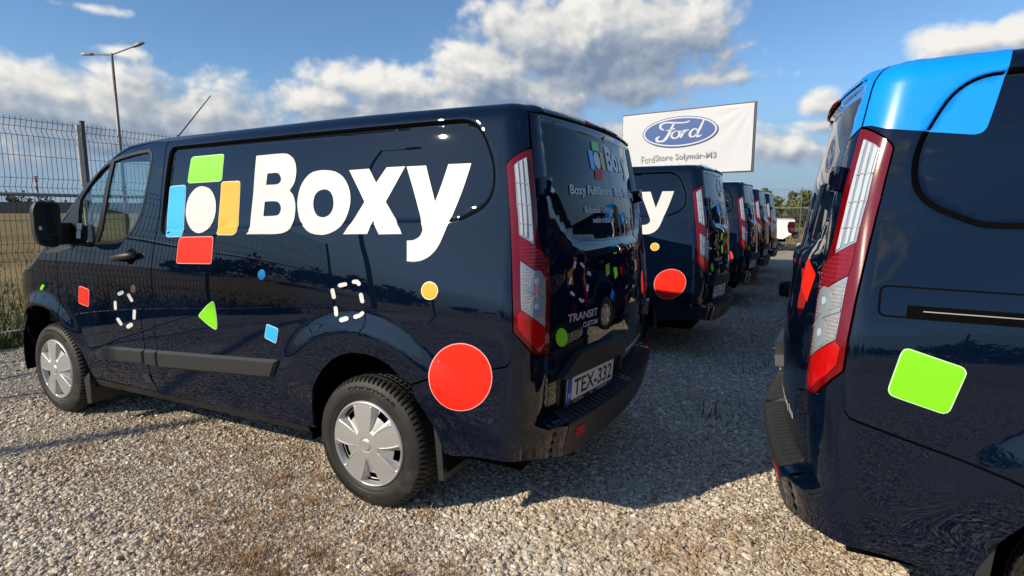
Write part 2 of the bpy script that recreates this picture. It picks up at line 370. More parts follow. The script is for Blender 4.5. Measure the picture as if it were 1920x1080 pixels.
# measured outlines of lettering, stickers, lamps and trim on the body (u along the body, v up)
import json
D = {k: [tuple(p) for p in q] for k, q in json.loads('''{"B":[[0.769,1.764],[0.695,1.765],[0.623,1.767],[0.568,1.767],[0.537,1.763],[0.521,1.757],[0.508,1.749],[0.494,1.741],[0.484,1.73],[0.475,1.718],[0.469,1.705],[0.464,1.69],[0.461,1.676],[0.46,1.662],[0.461,1.648],[0.462,1.636],[0.464,1.625],[0.467,1.616],[0.472,1.607],[0.479,1.596],[0.488,1.586],[0.496,1.575],[0.487,1.568],[0.477,1.561],[0.468,1.552],[0.461,1.541],[0.455,1.529],[0.449,1.516],[0.445,1.503],[0.442,1.49],[0.441,1.477],[0.44,1.463],[0.44,1.45],[0.441,1.437],[0.444,1.425],[0.448,1.414],[0.449,1.403],[0.447,1.395],[0.453,1.387],[0.461,1.38],[0.472,1.373],[0.485,1.368],[0.5,1.363],[0.516,1.36],[0.534,1.358],[0.556,1.356],[0.584,1.355],[0.616,1.354],[0.649,1.354],[0.776,1.351],[0.759,1.366]],"B_h1":[[0.669,1.667],[0.646,1.668],[0.623,1.669],[0.604,1.669],[0.593,1.667],[0.585,1.664],[0.579,1.659],[0.573,1.653],[0.568,1.646],[0.565,1.639],[0.564,1.632],[0.566,1.626],[0.569,1.62],[0.574,1.616],[0.581,1.612],[0.594,1.609],[0.616,1.608],[0.644,1.608],[0.672,1.608]],"B_h2":[[0.669,1.521],[0.641,1.522],[0.613,1.523],[0.59,1.522],[0.577,1.52],[0.568,1.517],[0.561,1.512],[0.554,1.506],[0.548,1.498],[0.544,1.489],[0.543,1.48],[0.544,1.471],[0.548,1.463],[0.552,1.457],[0.558,1.452],[0.572,1.449],[0.598,1.447],[0.632,1.446],[0.666,1.445]],"o":[[0.261,1.671],[0.229,1.668],[0.199,1.662],[0.171,1.65],[0.146,1.634],[0.126,1.613],[0.11,1.59],[0.098,1.565],[0.091,1.538],[0.088,1.512],[0.09,1.486],[0.096,1.46],[0.105,1.436],[0.113,1.417],[0.121,1.401],[0.14,1.387],[0.163,1.375],[0.187,1.366],[0.211,1.36],[0.231,1.357],[0.252,1.357],[0.283,1.359],[0.315,1.365],[0.342,1.378],[0.366,1.397],[0.396,1.421],[0.412,1.448],[0.423,1.475],[0.431,1.503],[0.434,1.531],[0.432,1.56],[0.425,1.588],[0.412,1.613],[0.394,1.635],[0.372,1.653],[0.349,1.664],[0.323,1.669],[0.293,1.672]],"o_h":[[0.261,1.578],[0.241,1.575],[0.223,1.567],[0.21,1.554],[0.2,1.539],[0.194,1.521],[0.191,1.503],[0.192,1.485],[0.198,1.469],[0.207,1.457],[0.22,1.448],[0.234,1.443],[0.25,1.441],[0.269,1.443],[0.288,1.45],[0.302,1.462],[0.313,1.477],[0.32,1.492],[0.324,1.508],[0.325,1.525],[0.322,1.543],[0.314,1.557],[0.301,1.568],[0.282,1.575]],"x":[[0.113,1.666],[-0.007,1.669],[-0.055,1.603],[-0.108,1.672],[-0.212,1.673],[-0.12,1.514],[-0.222,1.393],[-0.236,1.369],[-0.107,1.365],[-0.065,1.426],[-0.041,1.366],[0.104,1.362],[0.075,1.4],[0.003,1.514]],"y":[[-0.22,1.672],[-0.324,1.673],[-0.383,1.511],[-0.435,1.675],[-0.542,1.675],[-0.457,1.428],[-0.452,1.406],[-0.445,1.384],[-0.438,1.363],[-0.432,1.345],[-0.426,1.329],[-0.419,1.314],[-0.411,1.301],[-0.401,1.289],[-0.391,1.278],[-0.379,1.269],[-0.367,1.262],[-0.354,1.256],[-0.341,1.252],[-0.327,1.25],[-0.313,1.248],[-0.277,1.249],[-0.267,1.34],[-0.279,1.341],[-0.291,1.341],[-0.302,1.343],[-0.312,1.347],[-0.322,1.352],[-0.329,1.357],[-0.334,1.363],[-0.338,1.37],[-0.34,1.376],[-0.342,1.38],[-0.343,1.385],[-0.342,1.391],[-0.34,1.4],[-0.336,1.411],[-0.331,1.422]],"logo_green":[[1.32,1.765],[1.318,1.771],[1.313,1.776],[1.306,1.779],[1.295,1.78],[1.062,1.783],[1.052,1.783],[1.045,1.78],[1.04,1.776],[1.039,1.769],[1.035,1.655],[1.036,1.648],[1.041,1.644],[1.048,1.641],[1.058,1.64],[1.305,1.636],[1.316,1.637],[1.323,1.64],[1.327,1.644],[1.328,1.651]],"logo_oval":[[1.198,1.613],[1.162,1.608],[1.127,1.597],[1.1,1.577],[1.079,1.552],[1.065,1.527],[1.057,1.5],[1.053,1.469],[1.057,1.439],[1.07,1.41],[1.09,1.385],[1.111,1.37],[1.124,1.36],[1.145,1.353],[1.17,1.35],[1.199,1.353],[1.24,1.363],[1.264,1.379],[1.285,1.401],[1.303,1.427],[1.316,1.456],[1.32,1.488],[1.318,1.519],[1.31,1.546],[1.296,1.568],[1.276,1.587],[1.253,1.601],[1.228,1.61]],"logo_blue":[[1.495,1.6],[1.493,1.607],[1.489,1.612],[1.481,1.615],[1.47,1.616],[1.374,1.619],[1.363,1.619],[1.356,1.616],[1.351,1.611],[1.349,1.605],[1.323,1.346],[1.325,1.34],[1.33,1.335],[1.338,1.332],[1.349,1.33],[1.447,1.327],[1.458,1.328],[1.466,1.331],[1.47,1.335],[1.475,1.342]],"logo_yellow":[[1.03,1.618],[1.029,1.623],[1.025,1.627],[1.02,1.629],[1.012,1.63],[0.9,1.631],[0.892,1.63],[0.887,1.628],[0.883,1.625],[0.882,1.62],[0.857,1.374],[0.858,1.369],[0.86,1.364],[0.865,1.36],[0.871,1.356],[0.872,1.355],[0.879,1.352],[0.886,1.35],[0.894,1.349],[0.903,1.348],[0.997,1.347],[1.004,1.347],[1.01,1.349],[1.013,1.353],[1.014,1.358]],"logo_red":[[1.341,1.311],[1.337,1.316],[1.332,1.32],[1.324,1.322],[1.315,1.323],[1.065,1.331],[1.057,1.33],[1.052,1.328],[1.048,1.325],[1.048,1.32],[1.055,1.199],[1.057,1.194],[1.061,1.19],[1.067,1.187],[1.075,1.186],[1.344,1.178],[1.353,1.178],[1.359,1.18],[1.362,1.184],[1.362,1.19],[1.352,1.28],[1.351,1.286],[1.35,1.292],[1.347,1.298],[1.345,1.303]],"door_red":[[2.417,0.969],[2.415,0.973],[2.411,0.976],[2.405,0.977],[2.397,0.977],[2.318,0.964],[2.31,0.962],[2.305,0.959],[2.303,0.955],[2.303,0.951],[2.325,0.861],[2.327,0.856],[2.331,0.853],[2.337,0.852],[2.345,0.852],[2.424,0.864],[2.432,0.866],[2.437,0.869],[2.439,0.873],[2.439,0.878]],"dash_door0":[[1.943,0.949],[1.91,0.96],[1.901,0.966],[1.898,0.973],[1.903,0.98],[1.914,0.982],[1.927,0.98],[1.959,0.969],[1.969,0.964],[1.972,0.956],[1.967,0.95],[1.956,0.947]],"dash_door1":[[2.02,0.901],[2.024,0.858],[2.022,0.853],[2.014,0.851],[2.004,0.852],[1.996,0.856],[1.992,0.862],[1.988,0.904],[1.991,0.909],[1.998,0.911],[2.008,0.91],[2.017,0.906]],"dash_door2":[[1.864,0.953],[1.835,0.921],[1.828,0.917],[1.818,0.917],[1.809,0.921],[1.804,0.927],[1.805,0.932],[1.835,0.965],[1.842,0.968],[1.852,0.968],[1.861,0.965],[1.866,0.959]],"dash_door3":[[1.818,0.862],[1.83,0.815],[1.828,0.809],[1.821,0.806],[1.811,0.807],[1.802,0.811],[1.798,0.817],[1.785,0.863],[1.787,0.869],[1.794,0.872],[1.804,0.871],[1.813,0.867]],"dash_door4":[[2.011,0.786],[1.981,0.757],[1.973,0.754],[1.962,0.755],[1.952,0.759],[1.947,0.766],[1.949,0.772],[1.979,0.801],[1.987,0.804],[1.998,0.803],[2.008,0.799],[2.013,0.792]],"dash_door5":[[1.879,0.745],[1.847,0.759],[1.836,0.767],[1.834,0.775],[1.84,0.782],[1.853,0.783],[1.867,0.78],[1.899,0.766],[1.91,0.758],[1.913,0.75],[1.906,0.743],[1.893,0.741]],"green_tri":[[1.062,0.967],[1.047,0.973],[1.039,0.97],[1.033,0.955],[1.027,0.922],[1.023,0.877],[1.025,0.842],[1.029,0.827],[1.038,0.822],[1.054,0.825],[1.087,0.837],[1.128,0.857],[1.158,0.874],[1.171,0.881],[1.172,0.886],[1.161,0.897],[1.132,0.92],[1.093,0.949]],"cyan_dia":[[0.617,0.88],[0.616,0.882],[0.614,0.884],[0.612,0.884],[0.608,0.884],[0.545,0.871],[0.542,0.87],[0.54,0.868],[0.539,0.866],[0.539,0.863],[0.559,0.8],[0.561,0.797],[0.563,0.796],[0.565,0.795],[0.568,0.796],[0.63,0.813],[0.633,0.814],[0.635,0.816],[0.636,0.818],[0.636,0.821]],"cyan_dot":[[0.618,1.144],[0.621,1.136],[0.626,1.128],[0.633,1.122],[0.641,1.118],[0.651,1.117],[0.659,1.118],[0.667,1.123],[0.672,1.129],[0.676,1.137],[0.676,1.145],[0.673,1.154],[0.668,1.161],[0.661,1.167],[0.653,1.171],[0.644,1.172],[0.635,1.171],[0.627,1.167],[0.622,1.16],[0.619,1.153]],"yellow_dot":[[-0.433,1.13],[-0.432,1.121],[-0.429,1.112],[-0.425,1.104],[-0.418,1.098],[-0.411,1.094],[-0.402,1.092],[-0.394,1.093],[-0.385,1.095],[-0.378,1.101],[-0.372,1.108],[-0.368,1.116],[-0.366,1.125],[-0.367,1.134],[-0.37,1.143],[-0.375,1.151],[-0.381,1.157],[-0.389,1.161],[-0.398,1.163],[-0.406,1.162],[-0.414,1.159],[-0.422,1.154],[-0.427,1.147],[-0.431,1.139]],"dash_mid0":[[0.164,1.091],[0.154,1.06],[0.15,1.055],[0.143,1.053],[0.135,1.055],[0.129,1.06],[0.129,1.066],[0.139,1.097],[0.143,1.102],[0.15,1.104],[0.158,1.102],[0.163,1.097]],"dash_mid1":[[0.102,1.111],[0.068,1.119],[0.062,1.122],[0.059,1.128],[0.061,1.134],[0.067,1.137],[0.074,1.137],[0.108,1.13],[0.115,1.126],[0.118,1.121],[0.116,1.115],[0.11,1.112]],"dash_mid2":[[0.016,1.133],[0.005,1.135],[-0.002,1.128],[-0.009,1.125],[-0.017,1.126],[-0.023,1.131],[-0.024,1.137],[-0.021,1.142],[-0.004,1.154],[0.02,1.152],[0.027,1.149],[0.031,1.144],[0.03,1.138],[0.024,1.133]],"dash_mid3":[[-0.015,1.081],[-0.024,1.052],[-0.028,1.047],[-0.035,1.046],[-0.043,1.047],[-0.048,1.052],[-0.048,1.058],[-0.039,1.087],[-0.035,1.092],[-0.028,1.094],[-0.02,1.092],[-0.015,1.087]],"dash_mid4":[[0.143,1.009],[0.136,0.978],[0.131,0.973],[0.124,0.971],[0.116,0.973],[0.111,0.977],[0.111,0.982],[0.118,1.013],[0.121,1.018],[0.128,1.02],[0.135,1.019],[0.141,1.015]],"dash_mid5":[[0.075,0.949],[0.047,0.958],[0.041,0.962],[0.04,0.969],[0.044,0.975],[0.052,0.978],[0.062,0.977],[0.09,0.968],[0.097,0.964],[0.098,0.957],[0.093,0.951],[0.085,0.948]],"dash_mid6":[[-0.005,0.971],[-0.03,0.98],[-0.047,0.993],[-0.05,0.999],[-0.049,1.004],[-0.044,1.008],[-0.036,1.009],[-0.03,1.006],[-0.016,0.995],[0.007,0.988],[0.012,0.984],[0.013,0.978],[0.009,0.973],[0.002,0.971]],"red_dot":[[-0.652,0.786],[-0.651,0.767],[-0.648,0.748],[-0.644,0.729],[-0.637,0.711],[-0.628,0.693],[-0.618,0.676],[-0.606,0.661],[-0.592,0.648],[-0.578,0.636],[-0.563,0.627],[-0.548,0.621],[-0.532,0.617],[-0.516,0.616],[-0.5,0.617],[-0.485,0.621],[-0.471,0.628],[-0.458,0.637],[-0.447,0.649],[-0.437,0.663],[-0.429,0.678],[-0.422,0.696],[-0.418,0.714],[-0.415,0.733],[-0.413,0.752],[-0.412,0.77],[-0.414,0.789],[-0.417,0.806],[-0.422,0.823],[-0.43,0.84],[-0.44,0.855],[-0.453,0.87],[-0.467,0.883],[-0.482,0.893],[-0.497,0.902],[-0.513,0.907],[-0.529,0.911],[-0.545,0.912],[-0.56,0.91],[-0.575,0.906],[-0.589,0.9],[-0.602,0.892],[-0.614,0.881],[-0.625,0.869],[-0.634,0.855],[-0.641,0.839],[-0.647,0.822],[-0.65,0.804]],"fender_pill":[[2.9,0.928],[2.875,0.951],[2.872,0.957],[2.876,0.962],[2.886,0.964],[2.898,0.962],[2.907,0.958],[2.933,0.935],[2.936,0.929],[2.93,0.924],[2.92,0.922],[2.908,0.923]],"rear_green_dot":[[-1.085,0.914],[-1.083,0.904],[-1.078,0.894],[-1.071,0.887],[-1.061,0.882],[-1.051,0.88],[-1.039,0.881],[-1.028,0.885],[-1.018,0.891],[-1.01,0.899],[-1.003,0.909],[-0.999,0.92],[-0.998,0.931],[-1.0,0.941],[-1.005,0.95],[-1.011,0.957],[-1.02,0.962],[-1.031,0.964],[-1.042,0.964],[-1.053,0.96],[-1.064,0.954],[-1.072,0.946],[-1.079,0.936],[-1.083,0.925]],"dash_rear0":[[-1.154,1.218],[-1.155,1.242],[-1.153,1.245],[-1.148,1.248],[-1.141,1.249],[-1.136,1.248],[-1.134,1.245],[-1.133,1.221],[-1.134,1.218],[-1.139,1.215],[-1.146,1.214],[-1.151,1.215]],"dash_rear1":[[-1.192,1.23],[-1.218,1.214],[-1.224,1.211],[-1.231,1.211],[-1.236,1.212],[-1.238,1.216],[-1.234,1.219],[-1.208,1.236],[-1.202,1.238],[-1.195,1.238],[-1.19,1.237],[-1.189,1.233]],"dash_rear2":[[-1.285,1.175],[-1.288,1.185],[-1.281,1.183],[-1.287,1.171],[-1.29,1.168],[-1.296,1.166],[-1.303,1.166],[-1.307,1.168],[-1.308,1.171],[-1.3,1.186],[-1.271,1.193],[-1.265,1.179],[-1.266,1.176],[-1.27,1.174],[-1.276,1.172],[-1.282,1.173]],"dash_rear3":[[-1.276,1.1],[-1.283,1.122],[-1.281,1.126],[-1.276,1.129],[-1.269,1.13],[-1.263,1.129],[-1.26,1.126],[-1.254,1.104],[-1.255,1.1],[-1.26,1.097],[-1.267,1.096],[-1.273,1.097]],"dash_rear4":[[-1.118,1.148],[-1.129,1.171],[-1.128,1.174],[-1.124,1.177],[-1.118,1.179],[-1.112,1.178],[-1.109,1.175],[-1.099,1.152],[-1.1,1.149],[-1.104,1.146],[-1.11,1.145],[-1.115,1.145]],"dash_rear5":[[-1.116,1.106],[-1.133,1.093],[-1.139,1.091],[-1.146,1.09],[-1.151,1.092],[-1.153,1.096],[-1.15,1.099],[-1.132,1.112],[-1.126,1.115],[-1.119,1.115],[-1.114,1.113],[-1.113,1.11]],"dash_rear6":[[-1.188,1.067],[-1.21,1.051],[-1.233,1.054],[-1.236,1.057],[-1.236,1.061],[-1.23,1.064],[-1.223,1.066],[-1.216,1.065],[-1.219,1.061],[-1.205,1.072],[-1.199,1.075],[-1.192,1.076],[-1.187,1.074],[-1.185,1.071]],"rear_green_quad":[[-1.477,1.199],[-1.477,1.202],[-1.479,1.204],[-1.482,1.205],[-1.487,1.206],[-1.511,1.21],[-1.517,1.21],[-1.521,1.21],[-1.524,1.208],[-1.526,1.206],[-1.534,1.159],[-1.533,1.157],[-1.531,1.155],[-1.527,1.153],[-1.522,1.152],[-1.494,1.147],[-1.489,1.146],[-1.485,1.147],[-1.483,1.148],[-1.482,1.15]],"rear_blue_dia":[[-1.556,1.075],[-1.557,1.076],[-1.558,1.076],[-1.56,1.076],[-1.561,1.075],[-1.586,1.047],[-1.587,1.045],[-1.587,1.044],[-1.587,1.043],[-1.586,1.042],[-1.552,1.013],[-1.551,1.012],[-1.549,1.012],[-1.548,1.012],[-1.547,1.014],[-1.524,1.04],[-1.523,1.042],[-1.523,1.043],[-1.523,1.044],[-1.524,1.045]],"lamp":[[-0.835,1.728],[-0.811,1.723],[-0.776,1.708],[-0.739,1.686],[-0.719,1.668],[-0.711,1.655],[-0.711,1.606],[-0.713,1.508],[-0.721,1.406],[-0.731,1.322],[-0.749,1.186],[-0.758,1.079],[-0.758,0.984],[-0.799,0.941],[-0.85,0.884],[-0.95,0.864],[-0.955,0.955],[-0.957,1.086],[-0.938,1.257],[-0.921,1.277],[-0.888,1.298],[-0.872,1.32],[-0.86,1.35],[-0.852,1.388],[-0.843,1.491],[-0.839,1.576],[-0.836,1.641],[-0.836,1.697]],"lamp_clear":[[-0.749,1.656],[-0.763,1.669],[-0.806,1.691],[-0.808,1.606],[-0.816,1.465],[-0.83,1.334],[-0.793,1.355],[-0.763,1.372],[-0.75,1.508]],"lamp_tube0":[[-0.754,1.656],[-0.766,1.667],[-0.767,1.593],[-0.77,1.482],[-0.78,1.37],[-0.77,1.374],[-0.759,1.508]],"lamp_tube1":[[-0.775,1.673],[-0.785,1.678],[-0.786,1.567],[-0.797,1.364],[-0.788,1.366],[-0.774,1.525]],"lamp_tube2":[[-0.795,1.683],[-0.805,1.688],[-0.807,1.576],[-0.814,1.448],[-0.826,1.344],[-0.812,1.353],[-0.797,1.508]],"lamp_mid":[[-0.764,1.367],[-0.793,1.352],[-0.83,1.33],[-0.877,1.301],[-0.897,1.27],[-0.908,1.2],[-0.838,1.236],[-0.776,1.272],[-0.767,1.31]],"lamp_low":[[-0.776,1.267],[-0.838,1.23],[-0.909,1.194],[-0.92,1.1],[-0.913,0.99],[-0.849,1.036],[-0.794,1.074],[-0.786,1.173]],"lamp_bar":[[-0.787,1.171],[-0.846,1.148],[-0.903,1.102],[-0.914,1.096],[-0.915,1.084],[-0.9,1.094],[-0.844,1.135],[-0.788,1.159]],"lamp_low_a":[[-0.783,1.25],[-0.84,1.219],[-0.905,1.185],[-0.909,1.118],[-0.846,1.153],[-0.79,1.175]],"lamp_low_b":[[-0.792,1.155],[-0.847,1.131],[-0.911,1.086],[-0.908,1.001],[-0.849,1.043],[-0.797,1.078]],"lamp_base":[[-0.793,1.069],[-0.849,1.031],[-0.912,0.986],[-0.906,0.92],[-0.878,0.892],[-0.84,0.93],[-0.804,0.965],[-0.779,1.001],[-0.776,1.051]],"cab_win":[[1.678,1.817],[1.695,1.833],[1.716,1.845],[1.803,1.84],[1.894,1.831],[1.998,1.817],[2.095,1.797],[2.161,1.774],[2.223,1.743],[2.288,1.693],[2.353,1.64],[2.395,1.598],[2.43,1.559],[2.46,1.506],[2.484,1.393],[2.499,1.295],[2.438,1.257],[2.259,1.259],[2.102,1.267],[1.973,1.276],[1.914,1.287],[1.878,1.303],[1.832,1.331],[1.789,1.368],[1.752,1.414],[1.722,1.471],[1.698,1.549],[1.681,1.63],[1.672,1.703],[1.67,1.763],[1.671,1.796]],"cab_bar":[[2.106,1.79],[2.068,1.796],[2.145,1.359],[2.19,1.273],[2.242,1.272],[2.19,1.386]],"sail":[[2.434,1.555],[2.5,1.49],[2.538,1.391],[2.551,1.312],[2.517,1.26],[2.46,1.245],[2.346,1.265],[2.314,1.285],[2.318,1.374],[2.389,1.393],[2.4,1.47],[2.385,1.549]],"cowl":[[2.843,1.198],[2.642,1.241],[2.479,1.245],[2.466,1.235],[2.64,1.201],[2.816,1.179]],"handle_hole":[[1.867,1.222],[1.842,1.241],[1.811,1.248],[1.779,1.24],[1.758,1.222],[1.766,1.177],[1.797,1.153],[1.828,1.148],[1.86,1.158],[1.871,1.179]],"lock":[[1.768,1.002],[1.771,0.992],[1.777,0.983],[1.787,0.977],[1.797,0.975],[1.808,0.976],[1.816,0.981],[1.821,0.989],[1.822,0.999],[1.819,1.009],[1.812,1.017],[1.803,1.024],[1.792,1.026],[1.782,1.025],[1.774,1.02],[1.769,1.012]],"inspect":[[1.818,0.449],[1.75,0.466],[1.724,0.412],[1.792,0.399]],"clad1":[[2.194,0.601],[1.738,0.628],[1.754,0.525],[2.262,0.49],[2.324,0.531]],"clad2":[[1.738,0.628],[1.604,0.636],[1.611,0.523],[1.754,0.525]],"clad3":[[1.604,0.636],[0.54,0.707],[0.602,0.596],[1.611,0.523]],"hinge_up":[[-0.849,1.607],[-0.896,1.609],[-0.944,1.598],[-0.911,1.533],[-0.851,1.53]],"hinge_dn":[[-0.894,0.875],[-0.976,0.861],[-0.98,0.774],[-0.903,0.792]],"R_green":[[-0.619,1.052],[-0.616,1.061],[-0.613,1.067],[-0.607,1.069],[-0.601,1.068],[-0.505,1.033],[-0.5,1.029],[-0.497,1.024],[-0.495,1.017],[-0.496,1.008],[-0.513,0.914],[-0.515,0.905],[-0.519,0.899],[-0.524,0.896],[-0.53,0.897],[-0.62,0.927],[-0.627,0.931],[-0.631,0.937],[-0.633,0.944],[-0.633,0.954]],"R_red":[[-1.127,1.295],[-1.126,1.298],[-1.123,1.299],[-1.118,1.298],[-1.112,1.297],[-1.016,1.255],[-1.012,1.252],[-1.01,1.25],[-1.01,1.247],[-1.011,1.245],[-1.085,1.148],[-1.087,1.145],[-1.091,1.144],[-1.095,1.144],[-1.1,1.146],[-1.214,1.18],[-1.221,1.182],[-1.224,1.185],[-1.225,1.187],[-1.224,1.191]]}''').items()}

# ---------------------------------------------------------------- van surface
def pchip(xs, ys):
    xs = np.array(xs, float); ys = np.array(ys, float)
    h = np.diff(xs); dl = np.diff(ys) / h
    d = np.zeros_like(xs)
    for i in range(1, len(xs) - 1):
        if dl[i - 1] * dl[i] > 0:
            w1 = 2 * h[i] + h[i - 1]; w2 = h[i] + 2 * h[i - 1]
            d[i] = (w1 + w2) / (w1 / dl[i - 1] + w2 / dl[i])
    d[0] = dl[0]; d[-1] = dl[-1]
    def f(x):
        x = np.clip(np.asarray(x, float), xs[0], xs[-1])
        i = np.clip(np.searchsorted(xs, x) - 1, 0, len(xs) - 2)
        t = (x - xs[i]) / h[i]
        return ((1 + 2 * t) * (1 - t) ** 2 * ys[i] + t * (1 - t) ** 2 * h[i] * d[i]
                + t * t * (3 - 2 * t) * ys[i + 1] + t * t * (t - 1) * h[i] * d[i + 1])
    return f

W_Z = pchip([.20, .28, .33, .45, .60, .75, .90, 1.0, 1.12, 1.30, 1.50, 1.70, 1.80, 1.90, 2.0],
            [.895, .925, .945, .966, .979, .986, .989, .987, .980, .961, .934, .901, .8795, .854, .828])
X_Z = pchip([.2, .42, .58, .86, 1.2, 1.527, 1.75, 1.92, 2.0],
            [-.90, -.935, -.975, -.998, -.975, -.938, -.895, -.857, -.83])
H_U = pchip([-2, -.9, .0, .8, 1.6, 1.95, 2.15, 2.25, 2.38, 2.55, 2.714, 2.919, 3.061, 3.20, 3.40, 3.60, 3.75, 3.83, 3.90],
            [1.930, 1.934, 1.936, 1.928, 1.922, 1.896, 1.805, 1.738, 1.660, 1.515, 1.380, 1.207, 1.117, 1.07, 1.005, .93, .82, .70, .55])
RCX, RCY, UA, UC, UE = .13, .16, -.70, .24, -1.72

def sstep(a, b, x):
    t = np.clip((x - a) / (b - a), 0, 1)
    return t * t * (3 - 2 * t)

def RT(u):
    return .075 - .045 * sstep(1.7, 2.2, u)

def vtop(u):
    return H_U(u) - RT(u) + RT(u) * math.pi / 2

def outline(u, z):
    W = W_Z(z)
    yB = W - RCY - .05 * sstep(1.0, 1.5, z)
    W = W - .05 * sstep(1.0, 1.5, z)          # width at the rear (upper body tapers)
    xB = X_Z(z) + .085 * (yB / .8) ** 2
    xA = xB + RCX
    xs = u + (xA - UA) * sstep(-.30, UA, u)
    tp = np.clip((.8 - xs), 0, 9) ** 2 * (.05 / 2.3) * sstep(1.0, 1.5, z)
    fr = np.clip((u - 2.90) / 1.02, 0, 9) ** 2.4 * .47
    ys = W_Z(z) - tp - fr
    th = np.clip((UA - u) / UC, 0, 1) * math.pi / 2
    # blended start so the arc begins where the side ends
    ysA = W_Z(z) - np.clip(.8 - xA, 0, 9) ** 2 * (.05 / 2.3) * sstep(1.0, 1.5, z)
    xc = xA - RCX * np.sin(th); yc = yB + (ysA - yB) * np.cos(th)
    t = np.clip((u - UE) / (UA - UC - UE), 0, 1)
    yr = yB * t; xr = X_Z(z) + .085 * (yr / .8) ** 2
    side = u >= UA; cor = (u < UA) & (u >= UA - UC)
    return np.where(side, xs, np.where(cor, xc, xr)), np.where(side, ys, np.where(cor, yc, yr))

def inside_sd(poly, u, v):
    """signed distance to a closed polygon, positive inside"""
    P = np.asarray(poly, float); Q = np.roll(P, -1, 0)
    d = np.full(u.shape, 1e9); ins = np.zeros(u.shape, bool)
    for (ax, ay), (bx, by) in zip(P, Q):
        ex, ey = bx - ax, by - ay
        L = ex * ex + ey * ey + 1e-18
        t = np.clip(((u - ax) * ex + (v - ay) * ey) / L, 0, 1)
        d = np.minimum(d, np.hypot(u - ax - t * ex, v - ay - t * ey))
        c = (ay > v) != (by > v)
        with np.errstate(divide='ignore', invalid='ignore'):
            ins ^= c & (u < (bx - ax) * (v - ay) / (by - ay + 1e-18) + ax)
    return np.where(ins, d, -d)

def rpoly(pts, r, n=5):
    """polygon with rounded corners"""
    out = []; N = len(pts)
    for i in range(N):
        p = np.array(pts[i][:2], float); a = np.array(pts[i - 1][:2], float); b = np.array(pts[(i + 1) % N][:2], float)
        rr = pts[i][2] if len(pts[i]) > 2 else r
        da, db = a - p, b - p; la, lb = np.hypot(*da), np.hypot(*db)
        k = min(rr, la * .48, lb * .48)
        if k < 1e-4: out.append(tuple(p)); continue
        A = p + da / la * k; B = p + db / lb * k
        for j in range(n + 1):
            t = j / n
            out.append(tuple((1 - t) ** 2 * A + 2 * t * (1 - t) * p + t * t * B))
    return out

#POLYS
RECESS = rpoly([(1.500, 1.845, .05), (-.59, 1.866, .17), (-.66, 1.66, .3), (-.632, 1.50, .08), (-.49, 1.425, .03), (.3, 1.408, .3), (1.522, 1.338, .04)], .05, 8)
REARWIN = [(-.885, 1.875), (-.900, 1.76), (-.912, 1.66), (-.922, 1.56), (-.934, 1.50), (-.985, 1.437), (-1.062, 1.372), (-1.15, 1.336),
           (-1.25, 1.316), (-1.5, 1.310), (-1.80, 1.308), (-1.80, 1.865), (-1.5, 1.868), (-1.1, 1.872)]
HUBS = ((0., .335), (2.933, .335))

def feature(u, v):
    F = np.zeros_like(u)
    sd = inside_sd(RECESS, u, v)
    F -= .020 * (.45 + .55 * sstep(1.37, 1.60, v)) * sstep(-.003, .010, sd)
    # soft bulge under the recess ledge
    for hx, hz in HUBS:
        dx, dz = u - hx, v - hz
        r = np.hypot(dx, dz)
        ang = np.arctan2(dz, dx)
        win = sstep(.30, .75, np.sin(ang))
        R = .685 if hx < 1 else .60
        F += .030 * win * sstep(R, R - .13, r) * (u > -.9)
    F += rear_feature(u, v)
    return F

def rear_feature(u, v):
    F = np.zeros_like(u)
    sd = inside_sd(REARWIN, u, v)
    F -= .018 * sstep(-.002, .014, sd)
    F += .012 * sstep(.14, .02, -sd) * sstep(1.36, 1.25, v) * (u < -.8)      # swell under the glass
    F += .022 * sstep(1.885, 1.900, v) * sstep(-.86, -.92, u)                 # roof lip over the doors
    # bumper step
    F += (.035 * sstep(-.60, -.80, u) + .055 * sstep(-.80, -1.05, u)) * sstep(.572, .548, v)
    return F

def S(u, v, off=0., feat=True):
    u = np.asarray(u, float); v = np.asarray(v, float)
    h = H_U(u)
    r = RT(u)
    ph = np.clip((v - (h - r)) / r, 0, math.pi / 2)
    z = np.where(v > h - r, h - r + r * np.sin(ph), v)
    inset = r * (1 - np.cos(ph))
    x, y = outline(u, z)
    e = 1e-3
    x2, y2 = outline(u + e, z)
    tx, ty = x2 - x, y2 - y
    L = np.hypot(tx, ty) + 1e-12
    nx, ny = -ty / L, tx / L
    f = (feature(u, v) if feat else 0.) - inset
    x = x + nx * f; y = y + ny * f
    if np.any(off):
        n = SN(u, v, feat)
        return x + n[..., 0] * off, y + n[..., 1] * off, z + n[..., 2] * off
    return x, y, z

def SN(u, v, feat=True, e=.0015):
    a = np.stack(S(u + e, v, 0, feat), -1) - np.stack(S(u - e, v, 0, feat), -1)
    b = np.stack(S(u, v + e, 0, feat), -1) - np.stack(S(u, v - e, 0, feat), -1)
    n = np.cross(b, a)
    # at the very top the v-derivative vanishes; fall back on a wider step
    n /= np.linalg.norm(n, axis=-1, keepdims=True) + 1e-15
    return n
# ---------------------------------------------------------------- end van surface

# ---------------------------------------------------------------- panels cut from the van surface
def dens(loop, L=.025, closed=True):
    P = [np.array(p[:2], float) for p in loop]; out = []
    n = len(P)
    for i in range(n if closed else n - 1):
        a, b = P[i], P[(i + 1) % n]
        d = np.hypot(*(b - a))
        if d < 1e-5: continue
        k = max(1, int(math.ceil(d / L)))
        for j in range(k): out.append(a + (b - a) * j / k)
    if not closed: out.append(P[-1])
    return out

